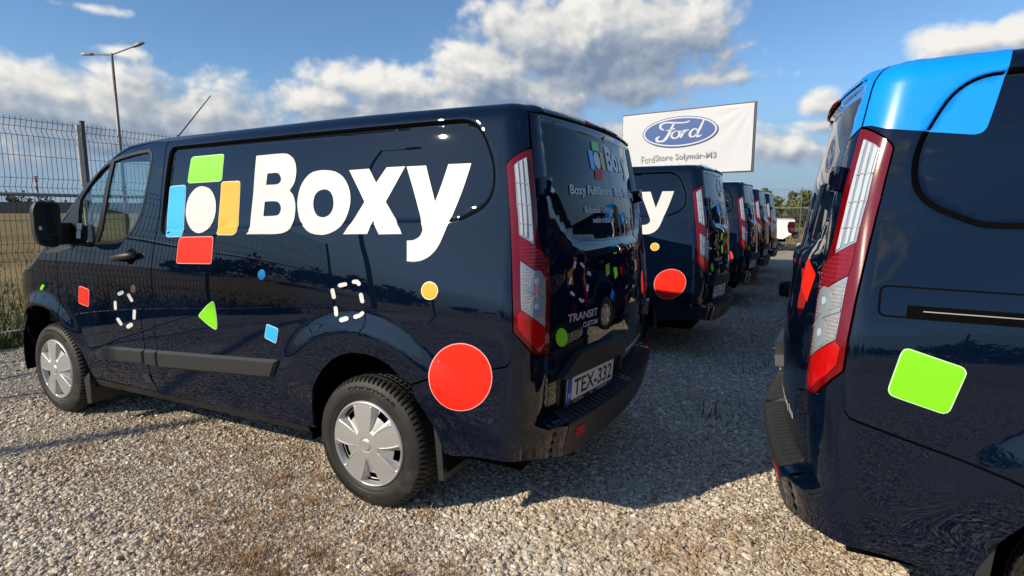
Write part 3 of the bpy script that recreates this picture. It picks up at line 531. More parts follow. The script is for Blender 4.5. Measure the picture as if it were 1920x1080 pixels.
def offset_poly(poly, d):
    P = np.array(poly, float); n = len(P)
    A = .5 * np.sum(P[:, 0] * np.roll(P[:, 1], -1) - np.roll(P[:, 0], -1) * P[:, 1])
    sg = 1 if A > 0 else -1
    e = np.roll(P, -1, 0) - P; e /= np.linalg.norm(e, axis=1, keepdims=True) + 1e-12
    nn = np.stack([-e[:, 1], e[:, 0]], 1) * sg          # inward
    m = nn + np.roll(nn, 1, 0); m /= np.maximum(np.sum(m * nn, 1, keepdims=True), .35)
    return [tuple(p) for p in P + m * d]

def triangulate(loops, extra, grid):
    """constrained Delaunay of a region (first loop outer, others holes) with interior points"""
    pts = []; edges = []
    def put(P, closed):
        k = len(pts); n = len(P)
        pts.extend([(float(p[0]), float(p[1])) for p in P])
        edges.extend([(k + i, k + (i + 1) % n) for i in range(n if closed else n - 1)])
    step = min(grid * .8, .03)
    DL = [dens(l, step) for l in loops]
    for P in DL: put(P, True)
    for line, closed in extra: put(dens(line, step, closed), closed)
    bp = np.array(pts)
    out = np.array(DL[0])
    u0, v0 = out.min(0); u1, v1 = out.max(0)
    gu, gv = np.meshgrid(np.arange(u0 + grid / 2, u1, grid), np.arange(v0 + grid / 2, v1, grid), indexing='ij')
    gu[:, ::2] += grid * .25
    gu, gv = gu.ravel(), gv.ravel()
    if len(gu):
        keep = inside_sd(DL[0], gu, gv) > grid * .35
        for h in DL[1:]: keep &= inside_sd(h, gu, gv) < -grid * .35
        gu, gv = gu[keep], gv[keep]
        ok = np.ones(len(gu), bool)
        for i in range(0, len(bp), 400):
            q = bp[i:i + 400]
            ok &= (np.hypot(gu[:, None] - q[None, :, 0], gv[:, None] - q[None, :, 1]).min(1) > grid * .4)
        pts.extend(zip(gu[ok].tolist(), gv[ok].tolist()))
    r = geometry.delaunay_2d_cdt([Vector(p) for p in pts], edges, [], 0, 1e-6)
    V = np.array([tuple(v) for v in r[0]]); T = np.array([tuple(f) for f in r[2] if len(f) == 3], int)
    c = V[T].mean(1)
    ok = inside_sd(DL[0], c[:, 0], c[:, 1]) > 0
    for h in DL[1:]: ok &= inside_sd(h, c[:, 0], c[:, 1]) < 0
    T = T[ok]
    a, b, d = V[T[:, 0]], V[T[:, 1]], V[T[:, 2]]
    ar = (b[:, 0] - a[:, 0]) * (d[:, 1] - a[:, 1]) - (b[:, 1] - a[:, 1]) * (d[:, 0] - a[:, 0])
    T[ar < 0] = T[ar < 0][:, ::-1]
    T = T[np.abs(ar) > 1e-9]
    return V, T

def fold(U, v, off):
    """surface point for the rear continued over the centre line (U below UE is the other half)"""
    U = np.asarray(U, float); v = np.asarray(v, float)
    m = U < UE
    u = np.where(m, 2 * UE - U, U)
    P = np.stack(S(u, v), -1); N = SN(u, v)
    P[m, 1] *= -1; N[m, 1] *= -1
    return P + N * np.reshape(off, (-1, 1)) if np.ndim(off) else P + N * off, N

SHEETS = {}
def panel(name, loops, m, parent, off=0., flange=.014, grid=.03, extra=(), mirror=False, rim=None, key=None):
    """a panel of the body shell: outline(s) in surface coordinates, real edges turned inwards"""
    if key and key in SHEETS:
        P, N, T, nb = SHEETS[key]
    else:
        V, T = triangulate(loops, extra, grid)
        P, N = fold(V[:, 0], V[:, 1], off)
        # boundary edges -> flange
        if flange:
            E = {}
            for t in T:
                for i in range(3):
                    e = (t[i], t[(i + 1) % 3]); E[e] = E.get(e, 0) + 1
            bd = [e for e in E if (e[1], e[0]) not in E]
            k = len(P); ids = {}
            XP, XN = [], []
            for a, b in bd:
                for i in (a, b):
                    if i not in ids:
                        ids[i] = k + len(XP); XP.append(P[i]); XP.append(P[i] - N[i] * flange)
                        XN.append(np.zeros(3)); XN.append(np.zeros(3))
            FT = []
            for a, b in bd:
                A, B = ids[a], ids[b]
                nf = np.cross(XP[B - k] - XP[A - k], -N[a]); nf = -nf / (np.linalg.norm(nf) + 1e-12)
                nf = -nf
                for q in (A, A + 1, B, B + 1): XN[q - k] = XN[q - k] + nf
                FT += [(A, A + 1, B + 1), (A, B + 1, B)]
            P = np.vstack([P, XP]); XN = np.array(XN); XN /= np.linalg.norm(XN, axis=1, keepdims=True) + 1e-12
            N = np.vstack([N, XN]); T = np.vstack([T, np.array(FT, int)])
        nb = 0
        # surface winding: (u,v) -> outward needs a flip
        T = T[:, ::-1].copy()
        if key: SHEETS[key] = (P, N, T, nb)
    if mirror:
        P = P * [1, -1, 1]; N = N * [1, -1, 1]; T = T[:, ::-1]
    return mobj(name, P, T, m, parent, normals=N)

def panel_pair(name, loops, m, parent, **k):
    a = panel(name, loops, m, parent, key=name + str(len(SHEETS)), **k)
    kk = list(SHEETS)[-1]
    b = panel(name, loops, m, parent, key=kk, mirror=True, **k)
    return a, b

def text_mesh(body, bold=0., shear=0.):
    c = bpy.data.curves.new('t', 'FONT'); c.body = body; c.offset = bold; c.shear = shear; c.resolution_u = 3
    o = bpy.data.objects.new('t', c); col.objects.link(o)
    bpy.context.view_layer.update()
    dg = bpy.context.evaluated_depsgraph_get()
    me = o.evaluated_get(dg).to_mesh()
    V = np.array([v.co[:2] for v in me.vertices]); F = [tuple(p.vertices) for p in me.polygons]
    o.evaluated_get(dg).to_mesh_clear()
    bpy.data.objects.remove(o); bpy.data.curves.remove(c)
    lo, hi = V.min(0), V.max(0)
    return (V - lo) / (hi - lo), F, (hi - lo)

def surf_text(name, body, quad, m, parent, off=.002, bold=.012, shear=0.):
    """lettering laid on the surface inside a quad of (u,v): TL, TR, BR, BL"""
    V, F, _ = text_mesh(body, bold, shear)
    TL, TR, BR, BL = [np.array(q) for q in quad]
    s, t = V[:, :1], V[:, 1:]
    Q = (TL * (1 - s) + TR * s) * t + (BL * (1 - s) + BR * s) * (1 - t)
    P, N = fold(Q[:, 0], Q[:, 1], off)
    return mobj(name, P, F, m, parent)

def flat_text(name, body, o, ex, ey, m, parent, bold=.01, shear=0.):
    """lettering in the plane o + s*ex + t*ey"""
    V, F, _ = text_mesh(body, bold, shear)
    o, ex, ey = np.array(o, float), np.array(ex, float), np.array(ey, float)
    return mobj(name, o + V[:, :1] * ex + V[:, 1:] * ey, F, m, parent)

def hole_arc(pts): return [tuple(p) for p in pts]

# ------------------------------------------------ outlines of the body panels (u along the body, v up)
ARCH_R = [(.352, .37), (.345, .46), (.30, .58), (.265, .635), (.215, .70), (.15, .757), (.08, .795), (.01, .812), (-.07, .815), (-.14, .805), (-.21, .778), (-.28, .725), (-.34, .65), (-.385, .57), (-.42, .49), (-.445, .42)]
ARCH_F = [(3.372, .32), (3.36, .45), (3.325, .56), (3.27, .65), (3.19, .73), (3.09, .785), (2.98, .812), (2.87, .812), (2.77, .792), (2.68, .745), (2.60, .675), (2.535, .59), (2.487, .49), (2.458, .41), (2.447, .345)]
GAPB = [(1.549, 1.893), (1.542, 1.75), (1.544, 1.52), (1.550, 1.42), (1.588, 1.27), (1.602, 1.20), (1.606, 1.13), (1.604, 1.03), (1.600, .985), (1.608, .955), (1.700, .90), (1.733, .86), (1.745, .80), (1.742, .64), (1.738, .50), (1.722, .43), (1.695, .345)]
GAPT = [(1.549, 1.893), (1.75, 1.888), (1.918, 1.866), (2.06, 1.818), (2.17, 1.752), (2.28, 1.685), (2.40, 1.595), (2.52, 1.495), (2.64, 1.395), (2.70, 1.345), (2.71, 1.27)]
GAPF = [(2.71, 1.27), (2.692, 1.19), (2.690, 1.095), (2.687, .932), (2.680, .80), (2.68, .745)]
GAPP = [(1.604, .965), (1.605, .855), (1.617, .69), (1.615, .57), (1.606, .48), (1.578, .345)]
LAMP = D['lamp']
LAMP_OUT = LAMP[:16]                    # over the top and down the outer side to the foot
LAMP_IN = LAMP[15:] + LAMP[:1]          # foot, up the inner side to the top
BUMPL = [(-.325, .705), (-.402, .738), (-.526, .777), (-.648, .818), (-.722, .84), (-.742, .862), (-.752, .924), (-.758, .975)]

def shift(line, du, dv=0.): return [(a + du, b + dv) for a, b in line]

TOPLINE = [(u, float(vtop(np.array(u)))) for u in np.concatenate([np.linspace(3.9, 1.7, 60), np.linspace(1.6, -.6, 40), np.linspace(-.66, UE, 50)])]
BODY = ([(.352, .36)] + [(1.69, .335)] + shift(GAPB[::-1], -.004) + [(a, b + .005) for a, b in GAPT[1:-1]] + shift(GAPF, .004) +
        ARCH_F[::-1][6:] + [(3.45, .26), (3.7, .25), (3.9, .26)] + TOPLINE +
        [(UE, 1.893), (-.95, 1.893), (-.829, 1.893), (-.829, 1.738)] + offset_poly(LAMP, -.004)[1:13] + shift(BUMPL[::-1], 0, .004) + ARCH_R[::-1][4:])
DOOR = [(1.70, .345)] + shift(GAPB[:-1], .004)[::-1] + [(a, b - .004) for a, b in GAPT[1:-1]] + [(2.702, 1.27)] + shift(GAPF[1:], -.004) + ARCH_F[10:]
RDOOR_EDGE = [(-.836, 1.886), (-.842, 1.728)] + [(a - .006, b) for a, b in LAMP_IN[::-1][1:-1]] + [(-.957, .868), (-.962, .80), (-.964, .594)]
RDOOR = RDOOR_EDGE + [(UE + .003, .594), (UE + .003, 1.886)]
CORNER = ([(-.330, .698)] + shift(BUMPL[1:], 0, -.004) + [(-.757, .980)] + offset_poly(LAMP, -.004)[13:16] + [(-.953, .858), (-.957, .80), (-.958, .588), (-.99, .584), (-1.012, .578), (-1.015, .385)] +
          [(-.91, .406), (-.835, .422), (-.721, .424), (-.60, .402), (-.50, .385), (-.455, .385)] + ARCH_R[::-1][0:4])
BSTEP = [(-1.02, .582), (-1.02, .385), (-1.12, .378), (UE, .375), (UE, .583)]

# ---------------------------------------------------------------- the cargo van
def rev(poly): return poly
def circle_line(cx, cz, r, a0, a1, n=24):
    return [(cx + r * math.cos(R(a0 + (a1 - a0) * i / n)), cz + r * math.sin(R(a0 + (a1 - a0) * i / n))) for i in range(n + 1)]

def make_wheel():
    root_parts = {}
    # tyre: (r, y) profile, outer side at +y
    prof = [(.205, .060), (.214, .088), (.222, .096), (.232, .101), (.246, .104), (.249, .1065), (.262, .108), (.276, .1075), (.280, .106), (.292, .104), (.303, .100), (.311, .096), (.318, .090), (.3245, .083),
            (.330, .074), (.3335, .064), (.3345, .050), (.3345, .0465), (.3270, .0455), (.3270, .0385), (.3350, .0375), (.3355, .017), (.3275, .016), (.3275, .008), (.3355, .007)]
    prof = prof + [(r, -y) for r, y in prof[::-1]]
    n = 288
    V, F = lathe_y(prof, n)
    V = np.array(V).reshape(n, len(prof), 3)
    for i in range(n):
        a = 2 * math.pi * i / n
        for q, (r, y) in enumerate(prof):
            rr = r
            if .316 < r and abs(y) > .05:
                ph = (i + (2 if y > 0 else 0)) % 4
                if ph in (0,): rr -= .013 if r < .3345 else .009
            elif r > .333 and abs(y) < .05:
                ph = (i + int(abs(y) * 90)) % 4
                if ph == 0: rr -= .006
            V[i, q, 0] = rr * math.cos(a); V[i, q, 2] = rr * math.sin(a)
    return V.reshape(-1, 3), F

def cover_mesh():
    """five-spoke plastic wheel cover, facing +y"""
    nr, na = 56, 300
    rs = np.concatenate([[0], np.linspace(.006, .2185, nr - 1)])
    V, F, MI = [], [], []
    def h(r, a):
        base = .016 - .010 * (r / .218) ** 2
        d = 0.; hole = False
        k = ((math.degrees(a) - 60) % 72); k = k if k < 36 else k - 72
        # pocket: widens outwards
        w = 9.5 + 9.0 * (r - .07) / .12
        s = sstep(np.array(1.0), np.array(.72), np.array(abs(k) / w)) if w > 0 else 0.
        pr = sstep(np.array(.070), np.array(.086), np.array(r)) * sstep(np.array(.206), np.array(.196), np.array(r))
        p = float(s * pr)
        depth = .004 + .019 * max(0., (r - .085) / .11)
        d -= depth * 1.6 * p
        if .150 < r < .184 and abs(k) < 9.5 - 60 * max(0., abs(r - .167) - .012): hole = True
        # centre boss and ring
        if r < .034: base += .004 * (1 if r < .026 else -.6)
        if r > .207: base += .004 - .022 * ((r - .207) / .0115) ** 2 * .5
        # raised rib beside each pocket
        q = abs(abs(k) / w - 1.08)
        if w > 0 and .078 < r < .198: base += .0045 * max(0., 1 - q / .08)
        return base + d, hole
    for i, r in enumerate(rs):
        for j in range(na):
            a = 2 * math.pi * j / na
            z, hole = h(r, a)
            V.append((-r * math.cos(a), z, r * math.sin(a)))
    for i in range(nr - 1):
        for j in range(na):
            j2 = (j + 1) % na
            r = (rs[i] + rs[i + 1]) / 2; a = 2 * math.pi * (j + .5) / na
            if h(r, a)[1]: continue
            F.append((i * na + j, i * na + j2, (i + 1) * na + j2, (i + 1) * na + j))
    return V, F

TYRE_V, TYRE_F = make_wheel()
COV_V, COV_F = cover_mesh()
WHEEL_CACHE = {}

def arc_text(name, body, r, y, a0, span, hgt, m, parent):
    V, F, asp = text_mesh(body, .012)
    P = []
    for s, t in V:
        a = R(a0 - span * s); rr = r + (t - .5) * hgt
        P.append((-rr * math.cos(a), y, rr * math.sin(a)))
    return mobj(name, P, F, m, parent)

def wheel(parent, x, side, steer=0.):
    """a wheel is a part of the van; its cover, back and lettering are sub-parts"""
    yc = .845
    sg = 1 if side > 0 else -1
    if not WHEEL_CACHE:
        o = mobj('wheel', TYRE_V, TYRE_F, RUBBER, parent)
        WHEEL_CACHE['tyre'] = o.data
        cvr = mobj('wheel_cover', [(a, b + .098, c) for a, b, c in COV_V], COV_F, SILVER, o, smooth=True)
        b = MB()
        V, F = lathe_y([(.0, .045), (.10, .05), (.165, .06), (.2, .075), (.218, .09)], 40)
        b.add(V, F)
        V, F = lathe_y([(.0, .03), (.21, .03), (.222, .09)], 32); b.add(V, F)
        for k in range(5):
            a = R(60 + 72 * k); b.tube([(-.125 * math.cos(a), .055, .125 * math.sin(a)), (-.125 * math.cos(a), .078, .125 * math.sin(a))], .012, 6)
        rim = b.build('rim', VOID, o)
        tx = arc_text('tyre_lettering', 'GOODYEAR', .284, .1075, 112, 62, .022, BLACK2, o)
        tx2 = arc_text('tyre_lettering', 'EFFICIENTGRIP', .284, .1075, 262, 74, .018, BLACK2, o)
        WHEEL_CACHE.update(c=cvr.data, r=rim.data, t=tx.data, t2=tx2.data)
    else:
        o = bpy.data.objects.new('wheel', WHEEL_CACHE['tyre']); col.objects.link(o); o.parent = parent
        for nm, k in (('wheel_cover', 'c'), ('rim', 'r'), ('tyre_lettering', 't'), ('tyre_lettering', 't2')):
            q = bpy.data.objects.new(nm, WHEEL_CACHE[k]); col.objects.link(q); q.parent = o
    o.location = (x, yc * sg, .335)
    o.rotation_euler = (0, 0, 0 if sg > 0 else math.pi)
    if steer: o.rotation_euler.z += steer
    return o

def clip_lines(lines, poly, margin=.012):
    out = []
    for l, closed in lines:
        P = np.array(dens(l, .02, closed)); ok = inside_sd(poly, P[:, 0], P[:, 1]) > margin
        run = []
        for p, k in zip(P, ok):
            if k: run.append(tuple(p))
            else:
                if len(run) > 1: out.append((run, False))
                run = []
        if len(run) > 1: out.append((run, False))
    return out
FLARES = [(circle_line(0, .335, r, 20, 160), False) for r in (.685, .64, .60, .555)] + [(circle_line(2.933, .335, r, 20, 160), False) for r in (.60, .555, .51, .47)]
REC_LINES = [(offset_poly(RECESS, d), True) for d in (.009, .003, -.003)]
SURF_LINES = REC_LINES + FLARES

def shape(name, key, m, parent, off=.0024, holes=(), edge=None, grid=.03):
    """a vinyl shape stuck on the side of the van"""
    ex = clip_lines(SURF_LINES, D[key], .003)
    o = panel(name, [D[key]] + [D[h] for h in holes], m, parent, off=off, flange=0, grid=grid, extra=ex)
    if edge:
        k = .0045
        panel('sticker_border', [offset_poly(D[key], -k)], edge, o, off=off * .42, flange=0, grid=grid, extra=ex)
    return o

def decals_side(v):
    shape('letter', 'B', WHITE, v, holes=('B_h1', 'B_h2')); shape('letter', 'o', WHITE, v, holes=('o_h',))
    shape('letter', 'x', WHITE, v); shape('letter', 'y', WHITE, v)
    shape('logo_block', 'logo_green', GREEN, v, edge=GREEN_E)['label'] = 'green logo block'
    shape('logo_block', 'logo_blue', CYAN, v, edge=BLUE_E)['label'] = 'light blue logo block'
    shape('logo_block', 'logo_yellow', YELLOW, v, edge=YELLOW_E)['label'] = 'yellow logo block'
    shape('logo_block', 'logo_red', RED, v, edge=RED_E)['label'] = 'red logo block'
    shape('logo_disc', 'logo_oval', WHITE, v)
    shape('sticker', 'door_red', RED, v, edge=RED_E)['label'] = 'red square sticker on the front door'
    shape('sticker', 'green_tri', GREEN, v, edge=GREEN_E)['label'] = 'green rounded triangle sticker'
    shape('sticker', 'cyan_dia', CYAN, v, edge=BLUE_E)['label'] = 'light blue diamond sticker'
    shape('sticker', 'cyan_dot', CYAN, v)['label'] = 'light blue dot sticker'
    shape('sticker', 'yellow_dot', YELLOW, v, edge=YELLOW_E)['label'] = 'yellow dot sticker'
    shape('sticker', 'red_dot', RED, v, edge=RED_E)['label'] = 'large red dot sticker'
    shape('sticker', 'fender_pill', GREEN, v)['label'] = 'small green sticker on the front wing'
    for i in range(6): shape('dash', 'dash_door%d' % i, WHITE, v)
    for i in range(7): shape('dash', 'dash_mid%d' % i, WHITE, v)

def rear_poly(key):
    return [(-1.421 - .385 * (1.495 - u), 1.817 + .315 * (v - 1.766)) for u, v in D[key]]

def decals_rear(v):
    def sh(name, key, m, holes=()):
        return panel(name, [rear_poly(key)] + [rear_poly(h) for h in holes], m, v, off=.006, flange=0, grid=.04)
    sh('rear_letter', 'B', WHITE, ('B_h1', 'B_h2')); sh('rear_letter', 'o', WHITE, ('o_h',)); sh('rear_letter', 'x', WHITE); sh('rear_letter', 'y', WHITE)
    for k, m in (('logo_green', GREEN), ('logo_blue', CYAN), ('logo_yellow', YELLOW), ('logo_red', RED)): sh('rear_logo_block', k, m)
    sh('rear_logo_disc', 'logo_oval', WHITE)
    surf_text('rear_lettering', 'Boxy Fulfillment', [(-1.14, 1.592), (-1.700, 1.597), (-1.700, 1.540), (-1.14, 1.532)], WHITE, v, off=.007, bold=.022)
    surf_text('rear_lettering', 'Boxy Sampling', [(-1.765, 1.597), (-2.32, 1.597), (-2.32, 1.535), (-1.765, 1.535)], WHITE, v, off=.007, bold=.022)
    surf_text('rear_lettering', 'Robotiz\u00e1lt fulfillment', [(-1.285, 1.492), (-1.700, 1.492), (-1.700, 1.462), (-1.285, 1.462)], WHITE, v, off=.007, bold=.022)
    surf_text('rear_lettering', 'web\u00e1ruh\u00e1zaknak', [(-1.37, 1.443), (-1.700, 1.443), (-1.700, 1.413), (-1.37, 1.413)], WHITE, v, off=.007, bold=.022)
    for i in range(7): shape('dash', 'dash_rear%d' % i, WHITE, v, off=.002)
    shape('rear_sticker', 'rear_green_dot', GREEN, v, off=.002)['label'] = 'green dot sticker by the tail light'
    shape('rear_sticker', 'rear_green_quad', GREEN, v, off=.002)['label'] = 'small green sticker'
    shape('rear_sticker', 'rear_blue_dia', BLUE, v, off=.002)['label'] = 'small blue diamond sticker'
    surf_text('badge', 'TRANSIT', [(-1.088, 1.015), (-1.36, 1.008), (-1.36, .972), (-1.088, .979)], BADGE, v, off=.006, bold=.025, shear=.15)
    surf_text('badge', 'CUSTOM', [(-1.21, .960), (-1.355, .956), (-1.355, .932), (-1.21, .936)], BADGE, v, off=.006, bold=.025, shear=.15)

def plate_set(v, number, legible=True):
    """number plate on its dealer frame, hung in the recess of the left rear door"""
    (TL, TR, BL), _ = fold([-1.066, -1.535, -1.072], [.728, .715, .618], .012)
    ex = (TR - TL); up = BL - TL; nrm = np.cross(ex, up); nrm /= np.linalg.norm(nrm)
    if nrm[0] > 0: nrm = -nrm
    q = lambda s, t, d=0.: TL + ex * s + up * t + nrm * d
    b = MB()
    b.prism([q(-.015, -.20), q(1.015, -.20), q(1.015, 1.24), q(-.015, 1.24)], nrm * .008)
    fr = b.build('plate_frame', BLACK, v)
    b = MB(); b.prism([q(0, 0, .008), q(1, 0, .008), q(1, 1, .008), q(0, 1, .008)], nrm * .003)
    pl = b.build('number_plate', PLATE, fr)
    b = MB(); b.prism([q(.0, .0, .0112), q(.085, .0, .0112), q(.085, 1., .0112), q(.0, 1., .0112)], nrm * .0006)
    b.build('country_band', PLATEB, fr)
    flat_text('plate_lettering', 'H', q(.022, .88, .0124), ex * .04, -up * .26, PLATE, fr, bold=.02)
    flat_text('plate_lettering', number, q(.125, .87, .0122), ex * .84, -up * .74, INK, fr, bold=.012)
    flat_text('frame_lettering', 'www.fordsolymar.hu', q(.28, -.03, .0086), ex * .44, -up * .13, PLATE, fr)
    flat_text('frame_lettering', 'SOLYM\u00c1R', q(.15, 1.19, .0086), ex * .20, -up * .13, PLATE, fr)
    flat_text('frame_lettering', 'M3', q(.50, 1.18, .0086), ex * .05, -up * .11, PLATE, fr)
    flat_text('frame_lettering', 'ESZTERGOM', q(.66, 1.19, .0086), ex * .22, -up * .13, PLATE, fr)
    for s in (.04, .95):
        n = 16; pts = [q(s + .035 * math.cos(2 * math.pi * i / n), 1.12 + .075 * math.sin(2 * math.pi * i / n), .0086) for i in range(n)]
        mobj('frame_emblem', pts, [tuple(range(n))], PLATEB, fr)
    return fr

def make_body(root):
    rec_lines = REC_LINES; fl = FLARES; clip = clip_lines
    lip = [([(-.87, v), (UE, v)], False) for v in (1.90,)]
    panel_pair('body', [BODY], PAINT, root, grid=.022, extra=clip(rec_lines + fl + lip, BODY))
    door_holes = [D['cab_win']]
    panel_pair('front_door', [DOOR] + door_holes, PAINT, root, grid=.022, flange=.02, extra=clip(fl, DOOR))
    win = [(-1.80, 1.865)]
    W = REARWIN
    wl = [(offset_poly(W, d), True) for d in (.014, -.002)]
    panel_pair('rear_door', [RDOOR], PAINT, root, grid=.028, extra=clip(wl + [([(-.97, 1.25), (UE, 1.25)], False)], RDOOR, .006))
    glass = [(max(a, UE + .003), b) for a, b in offset_poly([(a if a > -1.75 else -1.75, b) for a, b in W], .013)]
    panel_pair('rear_window', [glass], GLASSBLK, root, off=.0025, flange=.004, grid=.03)
    bl = [([(-.335, v), (-1.3, v)], False) for v in (.548, .572)]
    panel_pair('bumper_corner', [CORNER], PAINT, root, grid=.02, extra=clip(bl, CORNER))
    bs = [([(-1.0, v), (UE, v)], False) for v in (.548, .560, .572)]
    panel_pair('rear_bumper', [BSTEP], BLACK, root, grid=.026, flange=.06, extra=clip(bs, BSTEP, .004))
    # ribs on the bumper step
    for sg in (1, -1):
        b = MB()
        for i in range(17):
            u = -1.06 - i * .038
            p0, n0 = fold([u], [.5735], 0.); p1, n1 = fold([u], [.5490], 0.)
            a = p0[0] + (0, 0, .004); c = p1[0] + (.006, 0, .004)
            a = a * [1, sg, 1]; c = c * [1, sg, 1]
            b.tube([a, c], .0048, 4)
        r = b.build('bumper_tread', BLACK, root)
    # reflectors
    for mir in (False, True):
        panel('bumper_reflector', [rpoly([(-1.075, .512), (-1.155, .505), (-1.165, .455), (-1.085, .450)], .008)], LAMPRED2 if not mir else LAMPRED2, root, off=.004, flange=.006, mirror=mir)
    # tail lights
    for mir in (False, True):
        h = panel('tail_light', [offset_poly(LAMP, .002)], LAMPRED, root, off=.007, flange=.02, grid=.03, mirror=mir)
        def lens(nm, key, m, off, fl=.004):
            return panel(nm, [D[key]], m, h, off=off, flange=fl, grid=.03, mirror=mir)
        lens('lamp_lens', 'lamp_clear', LAMPCLR, .0095)
        for k in range(3): lens('light_strip', 'lamp_tube%d' % k, LAMPTUBE, .0125)
        # cross ticks on the light strips
        for (u0, u1, vv) in ((-.750, -.800, 1.585), (-.755, -.806, 1.50), (-.760, -.812, 1.42)):
            panel('strip_divider', [[(u0, vv), (u1, vv - .004), (u1, vv - .008), (u0, vv - .004)]], LAMPGREY, h, off=.0133, flange=0, mirror=mir)
        lens('lamp_lens', 'lamp_mid', LAMPMID, .0095)
        lens('lamp_lens', 'lamp_low', LAMPCLR, .0095)
        lens('lamp_reflector', 'lamp_low_a', LAMPGREY, .0115, .003); lens('lamp_reflector', 'lamp_low_b', LAMPGREY, .0115, .003)
        lens('lamp_divider', 'lamp_bar', LAMPCLR, .014, .004)
        for key, tint in (('lamp_low_a', LAMPTUBE), ('lamp_low_b', LAMPTUBE)):
            c = np.array(D[key]).mean(0) + (-.012, 0)
            ring = lambda r, k=1.25: [(c[0] + r * math.cos(2 * math.pi * i / 20), c[1] + k * r * math.sin(2 * math.pi * i / 20)) for i in range(20)]
            panel('reflector_bowl', [ring(.036), ring(.013)], LAMPCLR, h, off=.0128, flange=.003, mirror=mir)
            panel('bulb', [ring(.010)], tint, h, off=.0135, flange=.003, mirror=mir)
        lens('lamp_lens', 'lamp_base', LAMPRED2, .0095)
    # roof, windscreen and bonnet: ruled between the two top edges
    TL = np.array([np.stack(S(np.array([u]), vtop(np.array([u])) - 1e-4), -1)[0] for u, _ in TOPLINE])
    us = np.array([u for u, _ in TOPLINE])
    def strip(name, m, u_lo, u_hi, nx=18, inset=0., lift=0.):
        k = [i for i, u in enumerate(us) if u_lo <= u <= u_hi]
        V, F = [], []
        for i in k:
            p = TL[i]; 
            for j in range(nx + 1):
                t = j / nx; s = 1 - (2 * t - 1) ** 2
                y = p[1] * (1 - 2 * t) * (1 - inset)
                if us[i] < 2.05: bump = (0, .034 * min(1, abs(p[1]) / .7))
                elif us[i] < 3.05: bump = (.10, .06)
                else: bump = (.10, .055)
                w = float(sstep(np.array(1.85), np.array(2.25), np.array(us[i])))
                bx = bump[0] * w; bz = .034 * min(1, abs(p[1]) / .7) * (1 - w) + bump[1] * w
                s2 = s if inset == 0 else 1 - ((2 * t - 1) * (1 - inset)) ** 2
                V.append((p[0] + bx * s2, y, p[2] + bz * s2 + lift))
        n = nx + 1
        for a in range(len(k) - 1):
            for j in range(nx): F.append((a * n + j, a * n + j + 1, a * n + n + j + 1, a * n + n + j))
        return mobj(name, V, F, m, root, smooth=True)
    strip('roof', PAINT, -2, 2.21)
    strip('windscreen', CABGLASS, 2.18, 3.04, inset=.03, lift=-.006)
    # pillars' inner band and header
    strip('bonnet', PAINT, 3.0, 3.83)
    # nose
    b = MB(); zs = np.linspace(.26, float(H_U(np.array(3.9))), 8)
    pts = [np.stack(S(np.array([3.9]), np.array([z])), -1)[0] for z in zs]
    V = []; F = []
    for p in pts:
        for j in range(13):
            t = j / 12; V.append((p[0] + .06 * (1 - (2 * t - 1) ** 2), p[1] * (1 - 2 * t), p[2]))
    for a in range(len(pts) - 1):
        for j in range(12): F.append((a * 13 + j, a * 13 + j + 1, a * 13 + 14 + j, a * 13 + 13 + j))
    mobj('front_grille', V, F, BLACK, root, smooth=True)
    for mir in (False, True):
        panel('headlight', [rpoly([(3.40, .93), (3.80, .74), (3.86, .58), (3.66, .62), (3.47, .74)], .03)], LAMPCLR, root, off=.003, flange=.004, mirror=mir)
    # fuel: gap seals behind the shut lines
    def seal(lines, mir):
        V, F = [], []
        for l in lines:
            P = np.array(dens(l, .03, False)); t = np.gradient(P, axis=0); t /= np.linalg.norm(t, axis=1, keepdims=True)
            nn = np.stack([-t[:, 1], t[:, 0]], 1)
            A, _ = fold((P + nn * .02)[:, 0], (P + nn * .02)[:, 1], -.012); B, _ = fold((P - nn * .02)[:, 0], (P - nn * .02)[:, 1], -.012)
            k = len(V)
            for a, c in zip(A, B): V += [a, c]
            for i in range(len(P) - 1): F.append((k + 2 * i, k + 2 * i + 1, k + 2 * i + 3, k + 2 * i + 2))
        V = np.array(V)
        if mir: V = V * [1, -1, 1]
        return V, F
    edge = [(-.832, 1.90)] + [(a - .002, b) for a, b in RDOOR_EDGE[1:]] 
    lines = [GAPB, GAPT, GAPF, BUMPL, edge, [(-.83, 1.889), (UE, 1.889)], [(UE, 1.89), (UE, .58)], [(-.955, .588), (UE, .588)], [(-1.017, .57), (-1.017, .40)]]
    for mir in (False, True):
        for l in lines:
            if mir and l[0][0] == UE: continue
            V, F = seal([l], mir); mobj('door_seal', V, F, VOID, root)
    # added black strip: dark reflection of the recess ledge as colour, covering sun glints
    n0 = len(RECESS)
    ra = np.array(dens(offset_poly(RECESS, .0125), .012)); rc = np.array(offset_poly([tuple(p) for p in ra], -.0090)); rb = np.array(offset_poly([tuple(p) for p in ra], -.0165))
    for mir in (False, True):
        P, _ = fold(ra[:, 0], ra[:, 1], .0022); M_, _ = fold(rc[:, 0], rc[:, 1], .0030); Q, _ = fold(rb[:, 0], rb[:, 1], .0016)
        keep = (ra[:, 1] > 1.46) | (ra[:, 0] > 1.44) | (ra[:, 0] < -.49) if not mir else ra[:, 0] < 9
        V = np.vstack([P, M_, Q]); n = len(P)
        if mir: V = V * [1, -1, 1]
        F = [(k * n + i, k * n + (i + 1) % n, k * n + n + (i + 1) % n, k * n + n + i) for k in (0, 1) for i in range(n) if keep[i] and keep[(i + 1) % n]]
        mobj('ledge_shade_strip', V, F, VOID, root)
